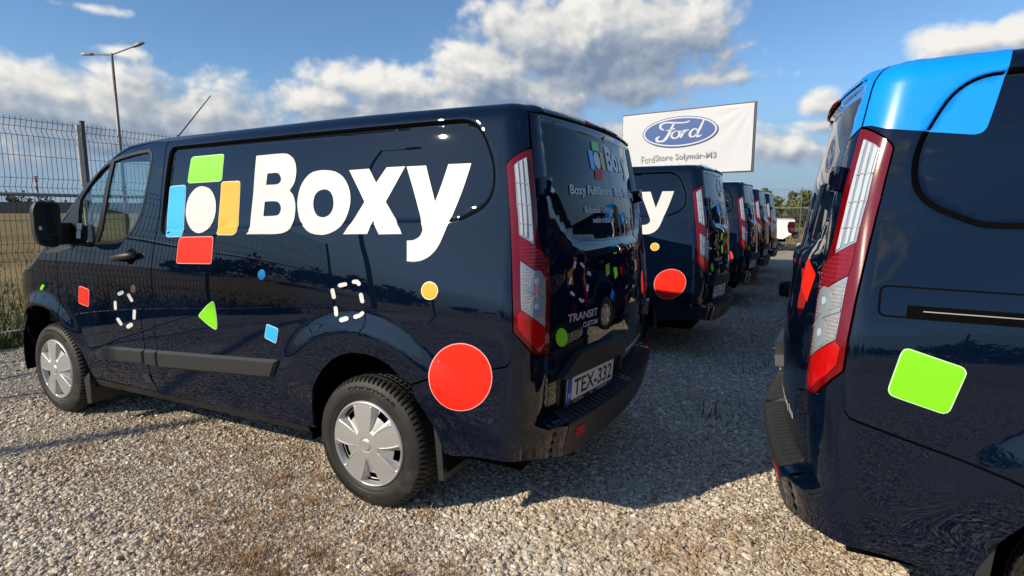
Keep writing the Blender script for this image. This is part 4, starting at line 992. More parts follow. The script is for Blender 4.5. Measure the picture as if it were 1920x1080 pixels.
    # thin shut line of the fixed pillar, drawn as a fine groove strip
    for mir in (False, True):
        l = dens(GAPP, .03, False); P = np.array(l)
        panel('pillar_joint', [[(a - .0028, c) for a, c in P] + [(a + .0028, c) for a, c in P[::-1]]], VOID, root, off=.0006, flange=0, mirror=mir)
    # side windows: glass, rubber frame, divider bar
    for mir in (False, True):
        panel('door_glass', [offset_poly(D['cab_win'], .006)], CABGLASS, root, off=-.010, flange=0, grid=.06, mirror=mir)
        panel('window_seal', [offset_poly(D['cab_win'], -.002), offset_poly(D['cab_win'], .016)], BLACK2, root, off=.002, flange=.016, mirror=mir)
        panel('window_bar', [D['cab_bar']], BLACK2, root, off=.001, flange=.012, mirror=mir)
        panel('mirror_base', [D['sail']], BLACK2, root, off=.018, flange=.02, mirror=mir)
        panel('cowl_trim', [D['cowl']], BLACK, root, off=.004, flange=.006, mirror=mir)
    # cladding along the doors, raised with a bevelled top
    for mir in (False, True):
        for key in ('clad1', 'clad2', 'clad3'):
            P = offset_poly(D[key], .002)
            o = panel('rubbing_strip', [offset_poly(P, .013)], BLACK, root, off=.020, flange=0, grid=.03, mirror=mir)
            panel('strip_edge', [P], BLACK, o, off=.004, flange=.006, grid=.03, mirror=mir)
            # bevel ring between the two
            A = np.array(dens(P, .05)); B = np.array(offset_poly([tuple(p) for p in A], .013))
            a, na = fold(A[:, 0], A[:, 1], .004); c, _ = fold(B[:, 0], B[:, 1], .020)
            V = np.vstack([a, c]); n = len(a)
            if mir: V = V * [1, -1, 1]
            F = [(i, (i + 1) % n, n + (i + 1) % n, n + i) for i in range(n)]
            if not mir: F = [f[::-1] for f in F]
            mobj('strip_edge', V, F, BLACK, o)
    # door handles, locks
    for mir in (False, True):
        sg = -1 if mir else 1
        hh = panel('handle_recess', [D['handle_hole']], VOID, root, off=.001, flange=0, mirror=mir)
        b = MB()
        p = [np.array(S(np.array([u]), np.array([v]), 0.)).ravel() for u, v in ((1.985, 1.176), (1.955, 1.181), (1.87, 1.196), (1.775, 1.207), (1.745, 1.209))]
        offs = (.004, .030, .040, .034, .012)
        b.tube([(q[0], (q[1] + o) * sg, q[2]) for q, o in zip(p, offs)], [.013, .019, .021, .021, .015], 10)
        b.build('door_handle', BLACK, root, smooth=True)
        panel('door_lock', [D['lock']], CHROME, root, off=.004, flange=.004, mirror=mir)
    # sills, mud flaps, jacking cover
    for sg in (1, -1):
        b = MB()
        b.prism([(.40, .945 * sg, .352), (.40, .935 * sg, .318), (2.42, .935 * sg, .288), (2.42, .948 * sg, .336)], (0, -.05 * sg, 0))
        b.build('sill_trim', BLACK2, root)
        b = MB(); b.prism([(2.525, .958 * sg, .335), (2.46, .962 * sg, .375), (2.485, .955 * sg, .15), (2.535, .955 * sg, .14), (2.545, .958 * sg, .31)], (0, -.24 * sg, 0))
        b.build('mud_flap', BLACK, root)
        b = MB(); b.prism([(-.408, .962 * sg, .52), (-.445, .962 * sg, .50), (-.452, .952 * sg, .25), (-.424, .952 * sg, .245)], (0, -.22 * sg, 0))
        b.build('mud_flap', BLACK, root)
        panel('jacking_cover', [D['inspect']], BLACK, root, off=.006, flange=.008, mirror=sg < 0)
    # hinges
    for mir in (False, True):
        sg = -1 if mir else 1
        for key in ('hinge_up', 'hinge_dn'):
            h = panel('hinge', [rpoly(D[key], .008)], PAINT, root, off=.030, flange=.032, mirror=mir)
            q = np.array(D[key]); c = q.mean(0)
            panel('hinge_slot', [[tuple(c + (p - c) * [.28, .58]) for p in q]], VOID, h, off=.0312, flange=0, mirror=mir)
    # high brake light under the roof lip
    b = [(-1.43, 1.925), (UE - .29, 1.925), (UE - .29, 1.900), (-1.43, 1.900)]
    panel('brake_light', [b], LAMPRED, root, off=.006, flange=.01, grid=.04)
    # garnish above the plate and the dark recess the plate hangs in
    g = panel('plate_garnish', [rpoly([(-1.005, .745), (-1.05, .775), (-1.125, .824), (-1.165, .835), (-1.615, .822), (-1.668, .775), (-1.690, .715), (-1.60, .728), (-1.35, .738), (-1.05, .742)], .012)], BLACK, root, off=.035, flange=.05, grid=.03)
    panel('plate_recess', [rpoly([(-1.012, .757), (-1.03, .605), (-1.044, .598), (-1.60, .598), (-1.668, .70), (-1.66, .75)], .02)], BLACK2, root, off=.0025, flange=0, grid=.03)
    # light bars at the recess foot, lock of the doors
    panel('door_lock_trim', [rpoly([(-1.70, .70), (-1.665, .70), (-1.672, .62), (-1.70, .61)], .006)], BLACK, root, off=.02, flange=.03)
    surf_text('rear_lettering', 'www.boxy.hu', [(-1.80, .715), (-2.28, .715), (-2.28, .665), (-1.80, .665)], PLATE, root, off=.003)
    # sliding rail on the other side
    panel('rail_panel', [rpoly([(-.684, 1.251), (1.30, 1.21), (1.30, 1.13), (-.684, 1.159)], .022), rpoly([(-.678, 1.246), (1.295, 1.205), (1.295, 1.135), (-.678, 1.164)], .018)], VOID, root, off=.0008, flange=0, mirror=True)
    rl = panel('sliding_rail', [[(-.618, 1.196), (1.28, 1.170), (1.28, 1.142), (-.619, 1.157)]], VOID, root, off=.001, flange=0, mirror=True)
    panel('rail_track', [[(-.585, 1.1815), (1.27, 1.1585), (1.27, 1.1565), (-.585, 1.1785)]], STEELD, rl, off=.004, flange=.003, mirror=True)
    # wing mirrors
    for sg in (1, -1):
        def pt(x, y, z): return (x, y * sg, z)
        V, F = [], []
        # housing: rings from the mirror face (rear) to the rounded front
        ring0 = rpoly([(1.045, 1.545, .05), (1.225, 1.55, .05), (1.262, 1.50, .04), (1.265, 1.33, .06), (1.235, 1.245, .06), (1.10, 1.228, .03), (1.055, 1.27, .03)], .03, 4)
        c = np.array([1.155, 1.40])
        rings = [(0, 1.0), (.012, 1.02), (.04, 1.0), (.065, .90), (.085, .70), (.095, .42)]
        n = len(ring0)
        tilt = lambda y: -.14 * (y - 1.05)
        for dx, k in rings:
            for y, z in ring0:
                yy, zz = c + (np.array([y, z]) - c) * k * .90
                yy = 1.06 + (yy - 1.06) * .80
                V.append(pt(2.40 + tilt(yy) + dx, yy, zz))
        for r in range(len(rings) - 1):
            for i in range(n):
                j = (i + 1) % n; f = (r * n + i, r * n + j, r * n + n + j, r * n + n + i); F.append(f if sg > 0 else f[::-1])
        F.append(tuple((len(rings) - 1) * n + i for i in range(n)))
        F.append(tuple(range(n - 1, -1, -1)))
        mh = mobj('wing_mirror', V, F, BLACK, root)
        def face(poly, m, nm, d=.003):
            poly = [tuple(np.array([1.155, 1.40]) + (np.array(q) - [1.155, 1.40]) * .90) for q in poly]
            poly = [(1.06 + (y - 1.06) * .80, z) for y, z in poly]
            P = [pt(2.40 + tilt(y) - d, y, z) for y, z in poly]
            return mobj(nm, P, [tuple(range(len(P)))], m, mh)
        face(rpoly([(1.072, 1.530), (1.215, 1.536), (1.242, 1.49), (1.240, 1.335), (1.085, 1.325)], .018), MIRROR, 'mirror_glass')
        face(rpoly([(1.088, 1.308), (1.232, 1.318), (1.222, 1.262), (1.19, 1.245), (1.088, 1.240)], .015), MIRROR, 'mirror_glass')
        face([(1.21, 1.352), (1.235, 1.352), (1.235, 1.378), (1.21, 1.378)], WHITE, 'mirror_label', .005)
        b = MB(); b.box((0, 0, 0), (.05, .20, .10))
        arm = MB(); arm.prism([pt(2.425, 1.07, 1.395), pt(2.485, 1.07, 1.39), pt(2.56, .93, 1.39), pt(2.50, .93, 1.40)], (0, 0, -.135))
        arm.build('mirror_arm', BLACK, mh)
    # stickers on the inside of the window
    b = MB()
    for (u, v, w, h) in ((2.375, 1.372, .06, .042), (2.380, 1.320, .052, .052)):
        P, N = fold([u - w / 2 + .0, u + w / 2, u + w / 2, u - w / 2], [v - h / 2, v - h / 2, v + h / 2, v + h / 2], .021)
        b.add(P, [(0, 1, 2, 3)])
    b.build('window_label', PLATE, root)
    # antenna
    b = MB(); b.tube([(2.115, .45, 1.95), (2.075, .45, 1.995)], [.016, .010], 8); b.tube([(2.08, .45, 1.99), (1.70, .45, 2.232)], [.0045, .003], 6)
    b.build('aerial', BLACK2, root)
    # underside, arch liners, cab interior
    b = MB()
    b.box((1.45, 0, .36), (4.4, 1.50, .16)); b.box((1.45, 0, .52), (1.9, 1.80, .12)); b.box((-.62, 0, .50), (.36, 1.70, .16)); b.box((3.55, 0, .45), (.30, 1.30, .34))
    for hx in (0, 2.933):
        b.tube([(hx, -.70, .335), (hx, .70, .335)], .035, 8)
    b.build('underbody', VOID, root)
    for hx, r0 in ((-.045, .415), (2.91, .478)):
        for sg in (1, -1):
            V, F = [], []
            for i in range(25):
                a = R(-12 + 204 * i / 24)
                for y in (.50, .945): V.append((hx + (r0 + .012) * math.cos(a), y * sg, .375 + (r0 + .012) * math.sin(a)))
            for i in range(24): F.append((2 * i, 2 * i + 1, 2 * i + 3, 2 * i + 2))
            k = len(V); V += [(hx + (r0 + .012) * math.cos(R(-12 + 204 * i / 24)), .50 * sg, .375 + (r0 + .012) * math.sin(R(-12 + 204 * i / 24))) for i in range(25)]
            F.append(tuple(range(k, k + 25)))
            mobj('arch_liner', V, F, VOID, root)
    b = MB(); b.box((1.52, 0, 1.15), (.03, 1.66, 1.45)); b.box((2.2, 0, .62), (1.5, 1.70, .05)); b.build('bulkhead', DASH, root)
    b = MB(); b.prism([(2.72, -.84, .65), (2.72, -.84, 1.12), (2.80, -.84, 1.20), (3.15, -.84, 1.13), (3.2, -.84, .65)], (0, 1.68, 0)); b.build('dashboard', DASH, root)
    for y in (.45, -.25, -.60):
        b = MB(); b.box((1.98, y, .86), (.50, .46, .16), bev=.03); b.prism([(1.76, y - .23, .92), (1.88, y - .23, .92), (1.76, y - .21, 1.50), (1.66, y - .21, 1.50)], (0, .45, 0))
        b.box((1.70, y, 1.60), (.09, .26, .19), bev=.03); b.build('seat', SEATM, root)
    b = MB()
    b.tube([(2.52 + .12 * math.sin(R(a)) * .45, .45 + .19 * math.cos(R(a)), 1.17 + .19 * math.sin(R(a)) * .88) for a in range(0, 361, 20)], .013, 6); b.build('steering_wheel', DASH, root)
    for x in (0., 2.933):
        wheel(root, x, 1, steer=(0. if x < 1 else 0.)); wheel(root, x, -1)

def make_van():
    root = empty('cargo_van')
    make_body(root)
    return root

VAN = make_van()

# ---------------------------------------------------------------- the fleet
right_vans = [copy_tree(VAN) for _ in range(4)]
decals_side(VAN); decals_rear(VAN)
left_vans = [VAN] + [copy_tree(VAN) for _ in range(4)]
LEFT = [((0, 0), 0, 'TEX-332', 'nearest navy cargo van with white lettering and coloured stickers, front wheel by the mesh fence'),
        ((-.14, -3.625), 0, 'TEX-321', 'second navy van of the left row, in front of the white billboard'),
        ((-.21, -7.13), 0, 'TEX-322', 'third navy van of the left row, only its rear showing beside the second'),
        ((-.24, -10.1), 0, 'TEX-325', 'fourth navy van of the left row, a narrow strip between its two neighbours'),
        ((-.295, -12.95), 0, 'TEX-328', 'last navy van of the left row, nearest the white pickup truck')]
for o, ((x, y), a, no, lab) in zip(left_vans, LEFT):
    o.location = (x, y, 0); o.rotation_euler = (0, 0, a)
    plate_set(o, no)
    tag(o, lab, 'van', 'navy cargo vans parked in two rows')
RIGHT = [((-2.787, .027), .010, 'TEX-333', 'near navy van on the right with a bright blue roof corner and large green square'),
         ((-2.96, -4.60), .01, 'TEX-334', 'navy van hidden behind the blue-cornered van, mirrored in the rear doors of the left row'),
         ((-3.02, -8.4), .01, 'TEX-335', 'third van of the right row, hidden behind the near right van'),
         ((-3.10, -12.2), .01, 'TEX-336', 'last van of the right row, hidden behind the near right van')]

def decals_right(v):
    # blue vinyl over the roof corner: side, corner and the rear door
    top = [(u, float(vtop(np.array(u))) - .002) for u in np.linspace(-.455, -1.30, 50)]
    low = [(-1.30, 1.615), (-1.18, 1.628), (-1.06, 1.645), (-.95, 1.672), (-.90, 1.700), (-.86, 1.722), (-.84, 1.735), (-.80, 1.733), (-.75, 1.718), (-.68, 1.708), (-.611, 1.699)]
    side = rpoly([(-.611, 1.699), (-.506, 1.683, .03), (-.46, top[0][1])], 0)[1:]
    panel('vinyl_wrap', [top + low + side], BLUE, v, off=.0022, flange=0, grid=.028, mirror=True, extra=clip_lines(REC_LINES, top + low + side, .003))
    panel('wrap_joint', [[(-.832, 1.955), (-.829, 1.90), (-.833, 1.735), (-.839, 1.735), (-.836, 1.90), (-.839, 1.955)]], VOID, v, off=.0032, flange=0, mirror=True)
    o = panel('sticker', [D['R_green']], GREEN, v, off=.0016, flange=0, mirror=True); o['label'] = 'large green rounded square sticker'
    panel('sticker_border', [offset_poly(D['R_green'], -.003)], GREEN_E, o, off=.0009, flange=0, mirror=True)
    o = panel('rear_sticker', [D['R_red']], RED, v, off=.003, flange=0, mirror=True); o['label'] = 'red diamond sticker on the rear door'
    o = panel('rear_sticker', [rpoly([(-1.20, 1.18), (-1.32, 1.20), (-1.30, 1.10), (-1.22, 1.09)], .01)], YELLOW, v, off=.003, flange=0); o['label'] = 'yellow sticker on the rear door'

first = right_vans[0]
decals_right(first)
for i, (o, ((x, y), a, no, lab)) in enumerate(zip(right_vans, RIGHT)):
    if i: 
        for ch in [c for c in first.children if c.name.split('.')[0] in ('vinyl_wrap', 'wrap_joint', 'sticker', 'rear_sticker')]: copy_tree(ch, o)
    o.location = (x, y, 0); o.rotation_euler = (0, 0, math.pi + a)
    plate_set(o, no)
    tag(o, lab, 'van', 'navy cargo vans parked in two rows')

# ---------------------------------------------------------------- ground
def ground_mat(name, kind):
    m = bpy.data.materials.new(name); m.use_nodes = True
    nt = m.node_tree; b = NB(nt); p = nt.nodes['Principled BSDF']
    geo = b.n('ShaderNodeNewGeometry').outputs['Position']
    p.inputs['Roughness'].default_value = .9; p.inputs['Specular IOR Level'].default_value = .15
    if kind == 'gravel':
        v = b.n('ShaderNodeTexVoronoi'); nt.links.new(geo, v.inputs['Vector']); v.inputs['Scale'].default_value = 58; v.inputs['Randomness'].default_value = 1
        v2 = b.n('ShaderNodeTexVoronoi', feature='DISTANCE_TO_EDGE'); nt.links.new(geo, v2.inputs['Vector']); v2.inputs['Scale'].default_value = 58
        sep = b.n('ShaderNodeSeparateColor'); nt.links.new(v.outputs['Color'], sep.inputs[0])
        rp = b.n('ShaderNodeValToRGB'); nt.links.new(sep.outputs[0], rp.inputs[0])
        cr = rp.color_ramp; cr.elements[0].color = (.20, .165, .125, 1); cr.elements[1].color = (.72, .65, .53, 1)
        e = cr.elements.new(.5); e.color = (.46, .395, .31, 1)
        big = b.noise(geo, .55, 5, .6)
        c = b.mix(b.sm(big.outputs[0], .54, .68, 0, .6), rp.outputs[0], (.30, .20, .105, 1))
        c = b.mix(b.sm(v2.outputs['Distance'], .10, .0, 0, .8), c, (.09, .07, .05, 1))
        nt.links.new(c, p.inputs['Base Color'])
        hgt = b.m('ADD', b.m('MINIMUM', v2.outputs['Distance'], .3), b.m('MULTIPLY', sep.outputs[1], .35))
        bp = b.n('ShaderNodeBump'); bp.inputs['Strength'].default_value = .9; bp.inputs['Distance'].default_value = .022
        nt.links.new(hgt, bp.inputs['Height']); nt.links.new(bp.outputs[0], p.inputs['Normal'])
    else:
        n1 = b.noise(geo, .09, 6, .6); n2 = b.noise(geo, 1.6, 6, .65); n3 = b.noise(geo, 14, 4, .6)
        rp = b.n('ShaderNodeValToRGB'); nt.links.new(b.m('MULTIPLY_ADD', n2.outputs[0], .45, b.m('MULTIPLY', n1.outputs[0], .6)), rp.inputs[0])
        cr = rp.color_ramp; cr.elements[0].position = .38; cr.elements[0].color = (.14, .105, .045, 1); cr.elements[1].position = .68; cr.elements[1].color = (.34, .25, .115, 1)
        e = cr.elements.new(.52); e.color = (.23, .17, .07, 1)
        c = b.mix(b.sm(n3.outputs[0], .35, .7, 0, .55), rp.outputs[0], (.08, .07, .025, 1))
        nt.links.new(c, p.inputs['Base Color'])
        bp = b.n('ShaderNodeBump'); bp.inputs['Strength'].default_value = .8; bp.inputs['Distance'].default_value = .08
        nt.links.new(n3.outputs[0], bp.inputs['Height']); nt.links.new(bp.outputs[0], p.inputs['Normal'])
    return m
GRAVELM = ground_mat('gravel', 'gravel'); FIELDM = ground_mat('dry_field', 'field')

FX = 5.90          # the fence along the front of the left row
FY = -24.6         # the far fence
# field: one sheet to the horizon, rising a little towards the concrete wall
xs = np.unique(np.concatenate([-np.geomspace(20, 2500, 14)[::-1], np.linspace(-15, 5, 6), np.linspace(8, 160, 39), np.geomspace(170, 2500, 12)]))
ys = np.unique(np.concatenate([-np.geomspace(120, 2500, 12)[::-1], np.linspace(-115, 60, 36), np.geomspace(70, 2500, 10)]))
def field_z(x, y):
    return -.012 + 1.25 * float(sstep(np.array(25.), np.array(125.), np.array(x))) + (.10 * math.sin(x * .55 + y * .2) + .06 * math.sin(x * 1.3 - y * .43)) * float(sstep(np.array(9.), np.array(18.), np.array(x))) * float(sstep(np.array(400.), np.array(150.), np.array(x)))
V = [(x, y, field_z(x, y)) for x in xs for y in ys]
n = len(ys); F = [(i * n + j, (i + 1) * n + j, (i + 1) * n + j + 1, i * n + j + 1) for i in range(len(xs) - 1) for j in range(n - 1)]
tag(mobj('field', V, F, FIELDM, smooth=True), kind='structure')
# gravel lot
lot = [(-60, FY + .35), (FX - .25, FY + .35), (FX - .25, 55), (-60, 55)]
gx = np.linspace(-60, FX - .25, 60); gy = np.linspace(FY + .35, 55, 70)
V = [(x, y, .0) for x in gx for y in gy]; n = len(gy)
F = [(i * n + j, (i + 1) * n + j, (i + 1) * n + j + 1, i * n + j + 1) for i in range(len(gx) - 1) for j in range(n - 1)]
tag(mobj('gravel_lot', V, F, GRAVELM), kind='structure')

# loose stones: denser near where one stands, thinning out with distance
def stone_material():
    m = bpy.data.materials.new('stone'); m.use_nodes = True
    nt = m.node_tree; b = NB(nt); p = nt.nodes['Principled BSDF']
    oi = b.n('ShaderNodeObjectInfo')
    rp = b.n('ShaderNodeValToRGB'); nt.links.new(oi.outputs['Random'], rp.inputs[0])
    cr = rp.color_ramp; cr.elements[0].color = (.36, .31, .245, 1); cr.elements[1].color = (.86, .81, .71, 1)
    for pos, c in ((.22, (.50, .435, .345, 1)), (.5, (.62, .56, .46, 1)), (.62, (.55, .455, .34, 1)), (.8, (.72, .66, .54, 1))):
        e = cr.elements.new(pos); e.color = c
    tc = b.n('ShaderNodeTexCoord').outputs['Object']
    nz = b.noise(tc, 1.6, 4, .6)
    geo = b.n('ShaderNodeNewGeometry').outputs['Position']
    big = b.noise(geo, .55, 5, .6)
    c = b.mix(b.sm(nz.outputs[0], .3, .75, 0, .45), rp.outputs[0], (.24, .19, .135, 1))
    c = b.mix(b.sm(big.outputs[0], .54, .68, 0, .6), c, (.33, .215, .11, 1))
    nt.links.new(c, p.inputs['Base Color']); p.inputs['Roughness'].default_value = .85; p.inputs['Specular IOR Level'].default_value = .2
    return m

def make_gravel():
    cx, cy = -1.83, 2.96
    N = 1050000
    # sample by distance from the standing point
    r = np.sqrt(rng.random(N)) * 0 + np.exp(rng.random(N) * math.log(14 / 1.3)) * 1.3
    a = rng.random(N) * 2 * math.pi
    x = cx + r * np.cos(a); y = cy + r * np.sin(a)
    # keep the sector that is looked over and what the vans mirror
    f = np.array([.4568, -.8896]); ang = np.arctan2((x - cx) * -.8896 + (y - cy) * -.4568, (x - cx) * f[0] + (y - cy) * f[1])
    keep = (np.abs(ang) < .86) & (x < FX - .2) & (y > FY + .4) & (r > 1.6)
    keep |= (np.abs(ang) < 1.7) & (rng.random(N) < .25) & (x < FX - .2) & (y > FY + .4) & (r < 7)
    x, y, r = x[keep], y[keep], r[keep]
    # packed, finer patches and loose coarser drifts
    pn = sum(math.cos(k) * 0 + np.sin(x * a1 + y * b1 + k) for k, (a1, b1) in enumerate(((1.7, .6), (-.8, 2.1), (3.3, -1.9), (.5, 4.1), (-4.6, 2.7), (6.1, 5.2)))) / 6
    keep = rng.random(len(x)) > .25 * np.clip(pn * 3 + .1, 0, 1)
    x, y, r, pn = x[keep], y[keep], r[keep], pn[keep]
    size = np.clip(np.exp(rng.normal(math.log(.0064), .38, len(x))) * (1 - .18 * np.clip(pn * 2.5, -1, 1)), .003, .022) * (1 + .035 * r)
    me = bpy.data.meshes.new('gravel')
    me.from_pydata(np.stack([x, y, size * .18], 1).tolist(), [], [])
    at = me.attributes.new('size', 'FLOAT', 'POINT'); at.data.foreach_set('value', size.astype(np.float32))
    o = bpy.data.objects.new('gravel', me); col.objects.link(o)
    g = bpy.data.node_groups.new('gravel_scatter', 'GeometryNodeTree')
    g.interface.new_socket('Geometry', in_out='INPUT', socket_type='NodeSocketGeometry')
    g.interface.new_socket('Geometry', in_out='OUTPUT', socket_type='NodeSocketGeometry')
    N_ = g.nodes.new; L = g.links.new
    gi = N_('NodeGroupInput'); go = N_('NodeGroupOutput')
    g2i = N_('GeometryNodeGeometryToInstance')
    for k in range(4):
        ico = N_('GeometryNodeMeshIcoSphere'); ico.inputs['Radius'].default_value = 1; ico.inputs['Subdivisions'].default_value = 1
        # knock the corners about so that stones are angular
        sp = N_('GeometryNodeSetPosition')
        rv = N_('FunctionNodeRandomValue'); rv.data_type = 'FLOAT_VECTOR'
        rv.inputs[0].default_value = (-.33,) * 3; rv.inputs[1].default_value = (.33,) * 3; rv.inputs['Seed'].default_value = 11 + k
        L(ico.outputs['Mesh'], sp.inputs['Geometry']); L(rv.outputs[0], sp.inputs['Offset'])
        sm = N_('GeometryNodeSetMaterial'); sm.inputs['Material'].default_value = STONEM
        L(sp.outputs[0], sm.inputs[0]); L(sm.outputs[0], g2i.inputs[0])
    iop = N_('GeometryNodeInstanceOnPoints')
    L(gi.outputs[0], iop.inputs['Points']); L(g2i.outputs[0], iop.inputs['Instance'])
    iop.inputs['Pick Instance'].default_value = True
    ri = N_('FunctionNodeRandomValue'); ri.data_type = 'INT'; ri.inputs[4].default_value = 0; ri.inputs[5].default_value = 3
    L(ri.outputs[2], iop.inputs['Instance Index'])
    rr = N_('FunctionNodeRandomValue'); rr.data_type = 'FLOAT_VECTOR'; rr.inputs[0].default_value = (-.5, -.5, 0); rr.inputs[1].default_value = (.5, .5, 6.283); rr.inputs['Seed'].default_value = 3
    L(rr.outputs[0], iop.inputs['Rotation'])
    rs = N_('FunctionNodeRandomValue'); rs.data_type = 'FLOAT_VECTOR'; rs.inputs[0].default_value = (.75, .6, .38); rs.inputs[1].default_value = (1.45, 1.05, .75); rs.inputs['Seed'].default_value = 5
    na = N_('GeometryNodeInputNamedAttribute'); na.data_type = 'FLOAT'; na.inputs[0].default_value = 'size'
    vm = N_('ShaderNodeVectorMath'); vm.operation = 'SCALE'
    L(rs.outputs[0], vm.inputs[0]); L(na.outputs[0], vm.inputs[3]); L(vm.outputs[0], iop.inputs['Scale'])
    L(iop.outputs[0], go.inputs[0])
    md = o.modifiers.new('scatter', 'NODES'); md.node_group = g
    tag(o, kind='stuff')
STONEM = stone_material()
make_gravel()

# ---------------------------------------------------------------- dry weeds, grass
def blades(name, pts, m, h=(.03, .09), w=.004, lean=.7, seed=1, n=3):
    rg = np.random.default_rng(seed); V, F = [], []
    for (x, y, z, s) in pts:
        for _ in range(n):
            a = rg.random() * 6.283; hh = rg.uniform(*h) * s; l = rg.uniform(.1, lean) * hh; ww = w * s * rg.uniform(.7, 1.4)
            ca, sa = math.cos(a), math.sin(a); ox, oy = rg.normal(0, .02, 2) * s
            k = len(V)
            V += [(x + ox - sa * ww, y + oy + ca * ww, z), (x + ox + sa * ww, y + oy - ca * ww, z),
                  (x + ox + ca * l * .4 + sa * ww * .7, y + oy + sa * l * .4 - ca * ww * .7, z + hh * .6), (x + ox + ca * l * .4 - sa * ww * .7, y + oy + sa * l * .4 + ca * ww * .7, z + hh * .6),
                  (x + ox + ca * l, y + oy + sa * l, z + hh)]
            F += [(k, k + 1, k + 2, k + 3), (k + 3, k + 2, k + 4)]
    return tag(mobj(name, V, F, m), kind='stuff')
DRY = mat('dry_weed', (.30, .175, .085), .8, var=.35, vscale=3)
DRY2 = mat('straw_grass', (.25, .19, .075), .8, var=.4, vscale=1.5)
GRASSM = mat('green_grass', (.095, .115, .022), .7, var=.45, vscale=1.2)
WEEDM = mat('weed_leaf', (.05, .062, .022), .7, var=.3)
pts = []
for (cx, cy, sx, sy, n) in ((-.05, 1.62, .35, .13, 420), (.25, 1.25, .5, .25, 380), (-.55, 1.40, .3, .2, 160), (1.1, 1.2, .5, .3, 120), (1.9, 1.0, .6, .35, 120), (-1.55, 1.0, .25, .3, 60), (-1.62, .35, .2, .2, 60), (-1.2, .55, .3, .2, 50), (.6, .75, .6, .2, 160)):
    for _ in range(n): pts.append((rng.normal(cx, sx), rng.normal(cy, sy), .004, rng.uniform(.5, 1.1)))
blades('dry_weeds', pts, DRY, (.018, .065), .0016, 2.0, 3, 7)
pts = [(rng.uniform(-1.75, -.9), rng.uniform(-9, -.6), 0, rng.uniform(.7, 1.6)) for _ in range(45)] + [(rng.uniform(-1.6, -1.1), rng.uniform(-2.6, -.9), 0, rng.uniform(.9, 2.0)) for _ in range(9)]
blades('sparse_weeds', pts, WEEDM, (.02, .075), .002, 1.0, 4, 4)
pts = []
for _ in range(9000):
    x = FX + rng.exponential(1.3) - .22; y = rng.uniform(-14, 6)
    pts.append((x, y, 0, rng.uniform(.5, 1.5) * (1.15 if x < FX + .6 else 1)))
blades('verge_grass', pts, GRASSM, (.04, .17), .006, .8, 5, 4)
pts = [(x, y, field_z(x, y), rng.uniform(.5, 1.5)) for x, y in zip(FX + .6 + rng.exponential(9, 9000), rng.uniform(-38, 10, 9000))]
blades('dry_field_grass', pts, DRY2, (.03, .13), .010, .9, 6, 3)
pts = [(rng.uniform(-14, 9), FY - .3 - rng.exponential(9), 0, rng.uniform(.6, 1.6)) for _ in range(7000)]
blades('far_meadow_grass', pts, DRY2, (.10, .38), .014, .8, 8, 3)

# ---------------------------------------------------------------- mesh fences
GALV = mat('galvanised_steel', (.22, .225, .23), .6, .2, var=.15, vscale=30)
WIRE = mat('fence_wire', (.06, .068, .075), .5, .4, var=.1)
WIREG = mat('fence_wire_grey', (.13, .14, .145), .5, .4, var=.1)
POSTM = mat('dark_post', (.075, .07, .072), .55, .2, var=.15, vscale=15)
POSTL = mat('pale_post', (.42, .40, .36), .6, .2, var=.12, vscale=10)
PW, FH = 2.5, 2.52
def mesh_panel_data(rw=.0031):
    b = MB()
    folds = [2.42, 1.75, 1.02, .34]                 # heights of the pressed V folds
    path = [(0, .08)]
    for f in folds[::-1]: path += [(0, f - .10), (.045, f - .01), (.045, f + .01), (0, f + .10)] if f < 2.3 else [(0, f - .10), (.045, f - .03), (0, f + .06)]
    path.append((0, FH))
    def off(z):
        for (a, za), (c, zc) in zip(path, path[1:]):
            if za <= z <= zc: return a + (c - a) * (z - za) / max(1e-6, zc - za)
        return 0
    n = int(PW / .05)
    for i in range(n + 1):
        x = i * .05 - PW / 2
        b.tube([(x, d, z) for d, z in path], rw, 4, cap=False)
    hz = [.10]
    for f in folds: hz += [f - .10, f, f + .10 if f < 2.3 else FH - .03]
    hz += [.66, 1.38, 2.10]
    for z in hz: b.tube([(-PW / 2, off(z), z), (PW / 2, off(z), z)], rw * 1.15, 4, cap=False)
    return b
_mp = {}
def make_fence(name, a, bpt, label, group, wire, post, rails=True, first=0.):
    """posts, welded panels and two tubes; every post and panel a part of its own"""
    a = Vector(a); d = Vector(bpt) - a; L = d.length; ang = math.atan2(d.y, d.x); n = int(round(L / (PW + .06)))
    root = empty(name, (a.x, a.y, 0), ang); tag(root, label, 'fence', group)
    for i in range(n):
        x = first + i * (PW + .06)
        if wire.name not in _mp:
            o = mesh_panel_data().build('mesh_panel', wire, root); _mp[wire.name] = o.data
        else:
            o = bpy.data.objects.new('mesh_panel', _mp[wire.name]); col.objects.link(o); o.parent = root
        o.location = (x + PW / 2 + .03, .045, 0)
        if 'post' + post.name not in _mp:
            q = MB(); q.box((0, 0, 1.27), (.038, .038, 2.54)); q.box((0, 0, 2.545), (.046, .046, .014))
            p = q.build('post', post, root); _mp['post' + post.name] = p.data
        else:
            p = bpy.data.objects.new('post', _mp['post' + post.name]); col.objects.link(p); p.parent = root
        p.location = (x, 0, 0)
    if rails:
        for z, nm in ((1.67, 'rail'), (.13, 'rail')):
            q = MB(); q.tube([(first, .10, z), (first + n * (PW + .06), .10, z)], .022, 8); q.build(nm, GALV, root, smooth=True)
    return root
# the post seen just left of the windscreen stands at y = -0.83
P0 = -.83 + 2.56 * 3
make_fence('mesh_fence', (FX, P0, 0), (FX, FY + .1, 0), 'tall welded mesh fence behind the front of the nearest van', 'mesh fences round the lot', WIRE, POSTM)
b = make_fence('mesh_fence', (FX, FY, 0), (-24, FY, 0), 'far mesh fence with a pale rail beyond the white pickup', 'mesh fences round the lot', WIREG, WIREG)
